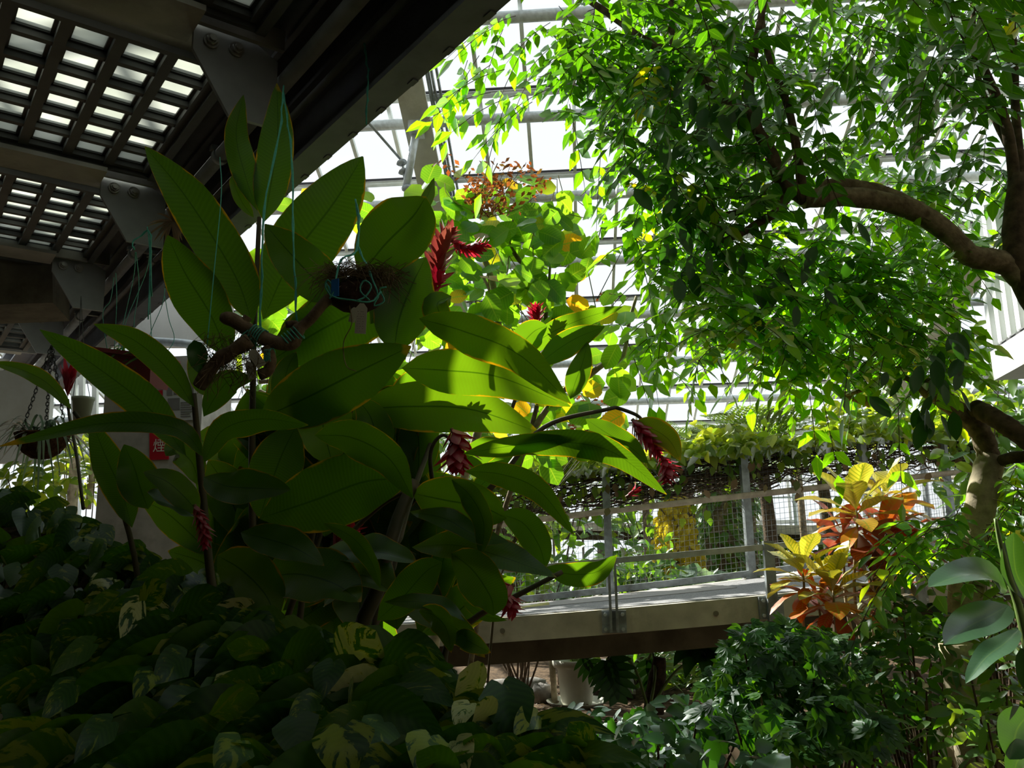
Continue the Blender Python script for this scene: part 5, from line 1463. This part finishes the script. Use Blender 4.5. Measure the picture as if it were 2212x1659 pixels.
def palm(label, base, h, n, L, seed, mat='bgcool', w=.05, group='spiky palms beyond the ramp'):
    t = thing('spiky_palm', label, 'palm', base, group); rr = random.Random(seed)
    mb = MB(); mb.tube([base, base + V((0, 0, h))], [.07, .05], 10); mb.build('trunk', M['bark'], t)
    f = MB()
    for k in range(n):
        a = rr.uniform(0, 6.28); el = rr.uniform(-.1, 1.3)
        f.leaf(base + V((0, 0, h)), V((math.cos(a) * math.cos(el), math.sin(a) * math.cos(el), math.sin(el))), ZU, L * rr.uniform(.7, 1.1), w, p_strap, 8, .5, (-1, 0, 1), .3, rr.random())
    f.build('blades', M[mat], t)
palm('bluish spiky palm behind the mesh to one side of the first railing post', gnd(1210, 9.6), .75, 60, 1.0, 1)
palm('bluish spiky palm behind the mesh just past the first railing post', gnd(1360, 10.0), .9, 60, 1.0, 2)
palm('tall spiky palm rising above the vines against the glass', gnd(1400, 12.5), 2.6, 46, .95, 3)
palm('low green spiky palm close to the ramp', gnd(1330, 8.9), .25, 40, .6, 4, 'bgleaf', .035)
palm('tall narrow palm against the glass between the ferns', gnd(1740, 14), 2.9, 40, .9, 5)
palm('grassy palm near the far glass wall', gnd(1560, 15), 2.2, 40, 1.0, 6)
# yellow hanging plant and green columns
yh = thing('yellow_hanging_plant', 'cascade of golden yellow leaves hanging behind the mesh', 'hanging plant', P(1470, 1085, 10.5))
mb = MB()
for _ in range(900):
    t = r6.random(); a = r6.uniform(0, 6.28); R = (.13 + .24 * t ** .7) * math.sqrt(r6.random())
    c = P(1455 + 12 * t, 1065 + 185 * t, 10.5)
    p = c + V((R * math.cos(a), R * math.sin(a), 0)); L = r6.uniform(.06, .11)
    mb.leaf(p, V((r6.uniform(-.7, .7), r6.uniform(-.7, .7), -1)), V((r6.uniform(-.7, .7), -1, .4)), L, L * .55, p_oval, 3, .1, (-1, 0, 1), .2, r6.random())
mb.build('foliage', M['yellowhang'], yh)
mb = MB(); mb.tube([P(1467, 1250, 10.5), P(1455, 1062, 10.5)], .05, 8); mb.build('stem', M['bark'], yh)
for x, d, w, lab in ((1560, 11.5, .3, 'green vine-clad pillar behind the mesh, beside the yellow cascade'), (1600, 13.0, .35, 'green vine-clad pillar farther behind the second railing post')):
    c = gnd(x, d); t = thing('vine_pillar', lab, 'climbing plant', c, 'vine-clad pillars'); mb = MB()
    for _ in range(700):
        z = r6.uniform(.1, 2.6); a = r6.uniform(0, 6.28); R = w * r6.uniform(.7, 1.1)
        L = r6.uniform(.08, .16); mb.leaf(c + V((R * math.cos(a), R * math.sin(a), z)), V((math.cos(a), math.sin(a), -1)), V((math.cos(a), math.sin(a), .5)), L, L * .75, p_heart, 4, .15, (-1, 0, 1), .15, r6.random(), .12)
    mb.build('foliage', M['bgleaf'], t)
    mb = MB(); mb.tube([c, c + V((0, 0, 2.6))], w * .75, 12); mb.build('pole', M['bark'], t)
g = 'sunlit shrubs beyond the ramp'
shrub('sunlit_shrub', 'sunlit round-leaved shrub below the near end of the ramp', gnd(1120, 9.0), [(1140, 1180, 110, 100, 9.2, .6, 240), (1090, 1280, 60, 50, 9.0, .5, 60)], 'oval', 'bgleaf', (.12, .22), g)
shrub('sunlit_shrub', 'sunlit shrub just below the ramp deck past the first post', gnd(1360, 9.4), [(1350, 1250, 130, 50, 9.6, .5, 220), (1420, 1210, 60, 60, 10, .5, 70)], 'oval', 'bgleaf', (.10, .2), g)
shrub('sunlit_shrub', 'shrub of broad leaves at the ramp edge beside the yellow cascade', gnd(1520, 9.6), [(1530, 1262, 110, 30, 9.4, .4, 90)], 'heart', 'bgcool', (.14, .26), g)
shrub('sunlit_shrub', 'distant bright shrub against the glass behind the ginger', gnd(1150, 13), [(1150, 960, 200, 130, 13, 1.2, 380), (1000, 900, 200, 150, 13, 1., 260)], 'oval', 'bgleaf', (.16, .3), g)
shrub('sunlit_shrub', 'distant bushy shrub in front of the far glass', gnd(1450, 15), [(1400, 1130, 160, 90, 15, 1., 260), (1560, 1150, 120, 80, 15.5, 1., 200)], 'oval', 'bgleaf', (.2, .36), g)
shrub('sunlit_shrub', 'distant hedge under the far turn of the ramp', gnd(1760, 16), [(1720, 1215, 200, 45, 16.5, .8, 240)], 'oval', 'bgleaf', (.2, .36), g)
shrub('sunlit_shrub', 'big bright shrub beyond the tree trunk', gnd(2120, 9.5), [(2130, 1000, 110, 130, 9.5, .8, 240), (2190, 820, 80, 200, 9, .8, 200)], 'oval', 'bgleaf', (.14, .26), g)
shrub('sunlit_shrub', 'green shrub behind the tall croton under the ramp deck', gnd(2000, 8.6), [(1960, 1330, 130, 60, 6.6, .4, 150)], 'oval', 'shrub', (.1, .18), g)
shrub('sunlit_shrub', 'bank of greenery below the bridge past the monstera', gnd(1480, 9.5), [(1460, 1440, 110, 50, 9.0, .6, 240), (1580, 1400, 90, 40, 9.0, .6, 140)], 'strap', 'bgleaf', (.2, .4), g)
shrub('sunlit_shrub', 'yellowish sunlit shrub far beyond the hanging basket', gnd(180, 8.4), [(180, 1010, 60, 70, 8.6, .4, 190), (60, 1040, 90, 40, 6.8, .3, 120)], 'oval', 'vine', (.09, .17), g)
shrub('sunlit_shrub', 'bright distant leaves between the ginger stems', gnd(700, 9), [(640, 740, 150, 130, 9.0, .6, 200), (680, 1010, 120, 90, 9, .6, 150), (900, 760, 120, 200, 9.4, .6, 200), (820, 1130, 100, 60, 9, .5, 80)], 'oval', 'bgleaf', (.14, .24), g)
mb = MB(); mb.tube(PT([(152, 1180, 8.3), (158, 1060, 8.3), (163, 990, 8.3)], 6), .05, 8); mb.tube(PT([(190, 1100, 8.5), (200, 1020, 8.5), (212, 960, 8.5)], 6), .03, 8)
tag(mb.build('slim_trunk', M['bark_pale'], loc=gnd(155, 8.3)), 'slim forked trunk behind the hanging coir basket', 'tree trunk')
# the white corrugated box high at the edge
cbx = [P(2147, 822, 5.6), P(2420, 735, 3.9)]
a, b = cbx; b = V((b.x, b.y, a.z)); ux = (b - a).normalized(); nrm = V((-ux.y, ux.x, 0));
nrm = nrm if nrm.dot(EYE - a) > 0 else -nrm
wb = thing('corrugated_cabinet', 'white corrugated metal box with a plain lower band at the edge of the view', 'cabinet', a)
W_ = (b - a).length; Hh = .95
mb = MB(); c = (a + b) / 2 - nrm * .5; mb.box(c + ZU * .1, ux * W_ / 2, nrm * .5, ZU * .10); mb.build('base_band', M['whitesheet'], wb)
mb = MB(); mb.box(c + ZU * .215, ux * (W_ / 2 - .02), nrm * .48, ZU * .012); mb.build('shadow_gap', M['gasket'], wb)
mb = MB(); pr = []; x = 0.; per = .17
while x < W_ - .02:
    for dx, dep in ((0, 0), (.07, 0), (.085, .03), (.155, .03)):
        if x + dx < W_: pr.append(a + ux * (x + dx) - nrm * dep)
    x += per
pr += [b - nrm * 1., a - nrm * 1.]
mb.poly_prism([p + ZU * .225 for p in pr], ZU * Hh); mb.build('corrugated_sheet', M['whitesheet'], wb)
mb = MB(); mb.tube([a + ux * .35 - nrm * .2 + ZU * .02, V((a.x + ux.x * .35 - nrm.x * .2, a.y + ux.y * .35 - nrm.y * .2, .0))], .012, 8)
mb.tube([a + ux * 1.3 - nrm * .8 + ZU * .02, V((a.x + ux.x * 1.3 - nrm.x * .8, a.y + ux.y * 1.3 - nrm.y * .8, .0))], .05, 8)
mb.build('support_leg', M['galv'], wb)

# ------------------------------------------------------------- hanging things on turquoise twine
def cordm(par, pts, r=.0022, mat='cord', n=16, name='cord', wig=.0):
    c = PT(pts, n); rr = random.Random(len(pts) + int(pts[0][0]))
    c = [p + V((rr.uniform(-wig, wig), rr.uniform(-wig, wig), 0)) for p in c]
    mb = MB(); mb.tube(c, r, 5); 
    if wig: 
        c2 = [p + V((rr.uniform(-wig, wig) * 1.5, .002, 0)) for p in c]; mb.tube(c2, r, 5)
    return mb.build(name, M[mat], par)
def coil(par, pts, R, turns, r=.0022, name='cord_coil'):
    """twine wound round an axis"""
    c = PT(pts, 40); mb = MB(); out = []
    for i in range(turns * 12 + 1):
        t = i / (turns * 12); k = min(39, int(t * 40)); p = c[k].lerp(c[k + 1], t * 40 - k); T = (c[k + 1] - c[k]).normalized()
        a = T.cross(V((.1, .8, .3))).normalized(); bq = T.cross(a); q = i / 12 * 6.283
        out.append(p + (a * math.cos(q) + bq * math.sin(q)) * R)
    mb.tube(out, r, 5); return mb.build(name, M['cord'], par)
D = 2.25
lg = thing('driftwood_mount', 'gnarled driftwood branch hung on turquoise twine with an orchid and tags', 'hanging branch', P(560, 740, D))
k = D / 1800
mb = MB(); mb.tube(PT([(478, 685, D), (505, 692, D), (545, 718, D), (590, 738, D), (632, 742, D), (642, 715, D), (670, 690, D), (700, 655, D), (740, 620, D + .05)], 40), [.012, .016, .019] + [.020] * 12 + [.019] * 12 + [.015] * 14, 10)
mb.tube(PT([(505, 695, D), (520, 705, D), (532, 690, D), (536, 684, D)], 10), .013, 8)
mb.tube(PT([(640, 742, D), (648, 720, D), (640, 700, D), (618, 702, D)], 10), .010, 8)
mb.build('driftwood', M['driftwood'], lg)
mb = MB(); mb.tube(PT([(540, 735, D - .03), (500, 760, D - .03), (465, 785, D - .02), (430, 835, D)], 16), [.020 + .002 * math.sin(i) for i in range(17)], 10)
mb.tube(PT([(575, 750, D), (585, 775, D), (580, 800, D), (560, 810, D)], 8), .016, 8); mb.build('side_branch', M['driftwood'], lg)
mb = MB()
for _ in range(170):
    a = P(r6.uniform(440, 570), r6.uniform(715, 800), D - .03 + r6.uniform(-.02, .03))
    mb.tube([a, a + V((r6.uniform(-.03, .03), r6.uniform(-.02, .02), r6.uniform(-.05, .01))), a + V((r6.uniform(-.05, .05), r6.uniform(-.03, .03), r6.uniform(-.09, .0)))], .0009, 3, cap=False)
mb.build('root_fibre', M['fibre'], lg)
cordm(lg, [(612, 185, 2.9), (606, 260, 2.72), (575, 420, 2.45), (567, 560, 2.3), (560, 712, D)], .0026, wig=.003)
cordm(lg, [(612, 200, 2.9), (625, 300, 2.7), (632, 450, 2.45), (637, 580, 2.32), (640, 700, D)], .0026, wig=.003)
cordm(lg, [(475, 340, 2.7), (478, 420, 2.55), (462, 590, 2.35), (447, 750, D)], .0016)
for pts, R, tn in [([(545, 718, D), (568, 732, D)], .025, 5), ([(618, 738, D), (650, 715, D)], .022, 5), ([(575, 770, D), (590, 770, D)], .022, 4), ([(530, 725, D), (548, 745, D)], .024, 3), ([(465, 785, D), (480, 775, D)], .026, 2)]: coil(lg, pts, R, tn)
def tagp(par, px, py, w, h, ang, d, rot=.2):
    c = P(px, py, d); ca, sa = math.cos(ang), math.sin(ang); X = RT * ca + UP * sa; Y = UP * ca - RT * sa
    w, h = px2m(w, d) / 2, px2m(h, d) / 2; Nn = X.cross(Y)
    mb = MB(); mb.poly_prism([c - X * w - Y * h, c + X * w - Y * h, c + X * w + Y * h * .7, c + X * w * .35 + Y * h, c - X * w * .35 + Y * h, c - X * w + Y * h * .7], Nn * .0012)
    t = mb.build('label_tag', M['tag'], par); t['label'] = 'off-white label tag'
    ib = MB(); rr = random.Random(int(px))
    for i in range(9):
        for s in range(3):
            q = c + X * (-.55 + .45 * s + rr.uniform(-.1, .1)) * w + Y * (.45 - .16 * i) * h + Nn * .0016
            ib.box(q, X * w * rr.uniform(.04, .12), Y * h * .012, Nn * .0002)
    ib.build('faint_print', M['ink'], t)
tagp(lg, 554, 774, 22, 44, .62, D - .05)
tagp(lg, 540, 800, 16, 40, .25, D - .03)
mb = MB(); c = PT([(447, 820, D), (430, 790, D - .02), (425, 760, D - .03), (420, 735, D - .03)], 8); mb.ribbon(c, facing(c, 10), .028, p_obov, (-1, -.5, 0, .5, 1), .15, .15, 2, r=.4); mb.build('orchid_leaf', M['monstera'], lg)

hk = thing('coconut_husk_basket', 'small coconut husk basket of dry fibre hung on turquoise twine with a white tag', 'hanging basket', P(765, 625, D))
c = P(770, 640, D + .02)
mb = MB(); nn, mm = 24, 12
for j in range(mm + 1):
    for i in range(nn):
        a = 2 * PI * i / nn; b = PI * j / mm - PI / 2; kx = 1 + r6.uniform(-.05, .05)
        mb.v.append(c + V((.075 * math.cos(a) * math.cos(b) * kx, .06 * math.sin(a) * math.cos(b) * kx, .048 * math.sin(b) * kx)))
for j in range(mm):
    for i in range(nn):
        a = j * nn + i; b = j * nn + (i + 1) % nn; mb.face((a, b, b + nn, a + nn))
mb.build('husk', M['husk'], hk)
mb = MB()
for _ in range(420):
    a = c + V((r6.uniform(-.07, .08), r6.uniform(-.05, .05), .03 + r6.uniform(0, .035)))
    s = r6.choice((-1, 1))
    mb.tube(spline([a, a + V((s * r6.uniform(.01, .05), r6.uniform(-.03, .02), r6.uniform(0, .035))), a + V((s * r6.uniform(.03, .10), r6.uniform(-.05, .02), r6.uniform(-.06, .05)))], 5), .0009, 3, cap=False)
mb.build('dry_fibre', M['fibre'], hk)
mb = MB(); mb.box(P(724, 622, D - .06), RT * .010 + UP * .002, FW * .004, UP * .024); mb.build('blue_clip', M['blue'], hk)
cordm(hk, [(768, 430, 2.6), (776, 480, 2.5), (770, 540, 2.35), (738, 560, D - .02), (722, 615, D - .06)], .0024, wig=.003)
cordm(hk, [(768, 430, 2.6), (774, 490, 2.5), (778, 545, 2.35), (800, 590, D - .03), (818, 640, D - .05)], .0024, wig=.003)
cordm(hk, [(705, 612, D - .05), (720, 640, D - .06), (760, 648, D - .07), (800, 652, D - .06), (822, 630, D - .05)], .0022, wig=.002)
cordm(hk, [(798, 648, D - .08), (778, 628, D - .08), (786, 606, D - .08), (802, 618, D - .08), (790, 640, D - .08), (770, 650, D - .08)], .0024)
cordm(hk, [(715, 640, D - .06), (703, 620, D - .06), (708, 605, D - .06), (722, 625, D - .06), (712, 645, D - .06)], .0024)
cordm(hk, [(818, 640, D - .05), (808, 660, D - .05), (830, 650, D - .05), (820, 625, D - .05), (835, 620, D - .05)], .0022)
cordm(hk, [(755, 660, D - .06), (760, 700, D - .05), (742, 740, D - .04), (748, 790, D - .04), (770, 802, D - .04)], .0014, 'fibre')
tagp(hk, 780, 688, 25, 68, -.06, D - .09)
tagp(hk, 763, 680, 14, 34, -.25, D - .05)
for x, y0, y1 in ((790, 98, 268),):
    t = thing('loose_twine', 'loose end of turquoise twine hanging from the conduit against the girder', 'twine', P(x, y0, 2.9))
    cordm(t, [(785, 92, 2.9), (792, 112, 2.9), (795, 165, 2.9), (791, 215, 2.9), (790, 268, 2.9)], .0026, wig=.004)
t = thing('twine_knot', 'tangle of turquoise twine looped over the thick pipe beside the bracket', 'twine', P(322, 500, 3.6))
cordm(t, [(292, 540, 3.7), (285, 525, 3.7), (300, 512, 3.7), (322, 497, 3.7), (325, 540, 3.7), (328, 640, 3.7)], .003, wig=.004)
cordm(t, [(318, 490, 3.7), (322, 520, 3.7), (324, 580, 3.7), (320, 690, 3.7)], .003)

# red trough planter on cords by the column
rpn = thing('hanging_trough', 'dark red trough planter hung on many thin cords by the concrete column', 'planter', P(300, 800, 5.2))
a, b = P(232, 790, 5.2), P(352, 806, 5.0); ux = (b - a).normalized(); uy = V((-ux.y, ux.x, 0)); cc = (a + b) / 2
mb = MB(); h = .10; wx = (b - a).length / 2
i0 = 0
for (z, sx, sy) in ((-h, .88, .07), (h * .75, 1.0, .10), (h * .75, 1.05, .125), (h, 1.05, .125), (h, .97, .09), (-h * .8, .85, .06)):
    for (x, y) in ((-1, -1), (1, -1), (1, 1), (-1, 1)): mb.v.append(cc + ux * (x * wx * sx) + uy * (y * sy) + ZU * z)
for j in range(5):
    for i in range(4):
        p = j * 4 + i; q = j * 4 + (i + 1) % 4; mb.face((p, q, q + 4, p + 4), smooth=False)
mb.face((3, 2, 1, 0), smooth=False); mb.face((20, 21, 22, 23), smooth=False)
mb.build('trough', M['redplanter'], rpn)
for q in ([(292, 545, 4.0), (290, 590, 4.2), (275, 660, 4.7), (258, 735, 5.15), (256, 772, 5.2)], [(294, 545, 4.0), (300, 620, 4.4), (290, 690, 4.8), (286, 772, 5.1)], [(250, 590, 4.3), (252, 640, 4.6), (250, 700, 4.9), (246, 772, 5.2)], [(246, 600, 4.3), (238, 650, 4.6), (222, 680, 4.9), (234, 772, 5.2)],
          [(325, 520, 4.0), (315, 590, 4.3), (270, 700, 4.9), (262, 772, 5.1)], [(324, 600, 4.2), (325, 680, 4.7), (330, 772, 5.05)], [(357, 615, 4.4), (350, 660, 4.7), (325, 720, 5.0), (318, 772, 5.05)], [(356, 640, 4.5), (365, 690, 4.8), (376, 735, 5.0), (348, 775, 5.0)]):
    cordm(rpn, q, .0022)
mb = MB()
for _ in range(80):
    p = cc + ux * r6.uniform(-wx, wx) + uy * r6.uniform(-.08, .08) + ZU * h * .8
    L = r6.uniform(.06, .16); mb.leaf(p, V((r6.uniform(-1, 1), r6.uniform(-1, .5), r6.uniform(-.2, 1))), V((0, -1, .5)), L, .02, p_lance, 4, .5, (-1, 0, 1), .2, r6.random())
mb.build('trailing_plant', M['shrub'], rpn)
ch_ = thing('hook_chain', 'rusty hook and chain hanging from the girder over the white wall', 'chain', P(357, 560, 4.4))
mb = MB(); mb.tube(PT([(357, 520, 4.4), (358, 565, 4.4), (357, 605, 4.4), (362, 615, 4.4), (357, 622, 4.4)], 12), .006, 6); mb.build('hook', M['driftwood'], ch_)
# small pale pot on wires
sp = thing('hanging_pot', 'small pale pot hanging on wires beside the scarlet flower', 'pot', P(175, 885, 4.6))
c = P(176, 908, 4.6)
mb = MB(); mb.lathe(c, [(0, 0), (.042, 0), (.055, .11), (.06, .115), (.06, .13), (.052, .13), (.045, .1), (0, .1)], 24); mb.build('pot_body', M['potpale'], sp)
cordm(sp, [(157, 862, 4.6), (165, 800, 4.6), (172, 700, 4.6), (175, 640, 4.6)], .002, 'cord_dark'); cordm(sp, [(195, 862, 4.6), (185, 800, 4.6), (178, 700, 4.6), (175, 640, 4.6)], .002, 'cord_dark')
# coir basket with spider plant on chains
cb = thing('coir_hanging_basket', 'round brown coir basket hanging on black chains', 'hanging basket', P(92, 960, 3.4))
c = P(92, 942, 3.4); R = px2m(54, 3.4)
mb = MB(); mb.lathe(c, [(0, -R * .95), (R * .35, -R * .9), (R * .68, -R * .68), (R * .9, -R * .35), (R, 0), (R * 1.03, .008), (R * .95, .012), (R * .85, -R * .3), (0, -R * .35)], 28); mb.build('coir_liner', M['coir'], cb)
hook = P(112, 745, 3.4)
for (x, y) in ((46, 935), (100, 905), (142, 938)):
    e = P(x, y, 3.4); mb = MB(); nl = 22
    for i in range(nl):
        p, q = hook.lerp(e, i / nl), hook.lerp(e, (i + 1.25) / nl); T = (q - p).normalized(); s = T.cross(V((.3, 1, .1) if i % 2 else (1, .2, .1))).normalized() * .007
        mb.tube([p, p.lerp(q, .2) + s, p.lerp(q, .8) + s, q, p.lerp(q, .8) - s, p.lerp(q, .2) - s, p], .0022, 4, cap=False)
    mb.build('chain', M['glossblack'], cb)
spd = thing('spider_plant', 'spider plant arching out of the coir basket', 'plant', c)
mb = MB()
for _ in range(60):
    a = r6.uniform(0, 6.28); el = r6.uniform(.2, 1.3); L = r6.uniform(.18, .42)
    mb.leaf(c + V((r6.uniform(-.05, .05), r6.uniform(-.05, .05), 0)), V((math.cos(a) * math.cos(el), math.sin(a) * math.cos(el), math.sin(el) * .9)), ZU, L, .012, p_strap, 9, 1.1, (-1, 0, 1), .25, r6.random())
mb.build('blades', M['bgcool'], spd)
# dried flower spike on the girder, by the second bracket
df = thing('dried_air_plant', 'dark dried air plant tied on the pipe by the second bracket', 'plant', P(375, 480, 3.9))
mb = MB()
for _ in range(50):
    a = r6.uniform(0, 6.28); L = r6.uniform(.05, .12); mb.leaf(P(373, 478, 3.75), V((math.cos(a), -.3, math.sin(a) - .2)), V((0, -1, .3)), L, .012, p_lance, 4, .4, (-1, 0, 1), .2, r6.random())
mb.build('blades', M['dryleaf'], df)

# ------------------------------------------------------------- camera, sky, sun
cd = bpy.data.cameras.new('camera'); co = bpy.data.objects.new('camera', cd); COL.objects.link(co)
cd.sensor_fit = 'HORIZONTAL'; cd.sensor_width = 36.0; cd.lens = FPX / 2212 * 36.0; cd.clip_start = .05; cd.clip_end = 200
m = Matrix((RT, UP, -FW)).transposed().to_4x4(); m.translation = EYE; co.matrix_world = m
S.camera = co
w = bpy.data.worlds.new('bright_sky'); S.world = w; w.use_nodes = True
nt = w.node_tree; bg = nt.nodes['Background']; bg.inputs[1].default_value = SKY
tc = N(nt, 'ShaderNodeTexCoord'); sp_ = N(nt, 'ShaderNodeSeparateXYZ'); lk(nt, tc.outputs['Generated'], sp_.inputs[0])
lk(nt, ramp(nt, math_(nt, 'MULTIPLY_ADD', sp_.outputs[2], .5, .5), [(.482, (.07, .08, .06)), (.492, (.92, .97, 1.0))]), bg.inputs[0])
sl = bpy.data.lights.new('sun', 'SUN'); so = bpy.data.objects.new('sun', sl); COL.objects.link(so)
sl.energy = SUN; sl.angle = math.radians(.6); sl.color = (1, .95, .84)
so.rotation_euler = tos.to_track_quat('Z', 'Y').to_euler()
S.view_settings.view_transform = 'Standard'; S.view_settings.look = 'None'; S.view_settings.exposure = EXPO; S.view_settings.gamma = 1.0; S.view_settings.use_curve_mapping = False
S.cycles.max_bounces = 7; S.cycles.diffuse_bounces = 5; S.cycles.glossy_bounces = 2; S.cycles.transmission_bounces = 5; S.cycles.transparent_max_bounces = 8
S.cycles.caustics_reflective = False; S.cycles.caustics_refractive = False
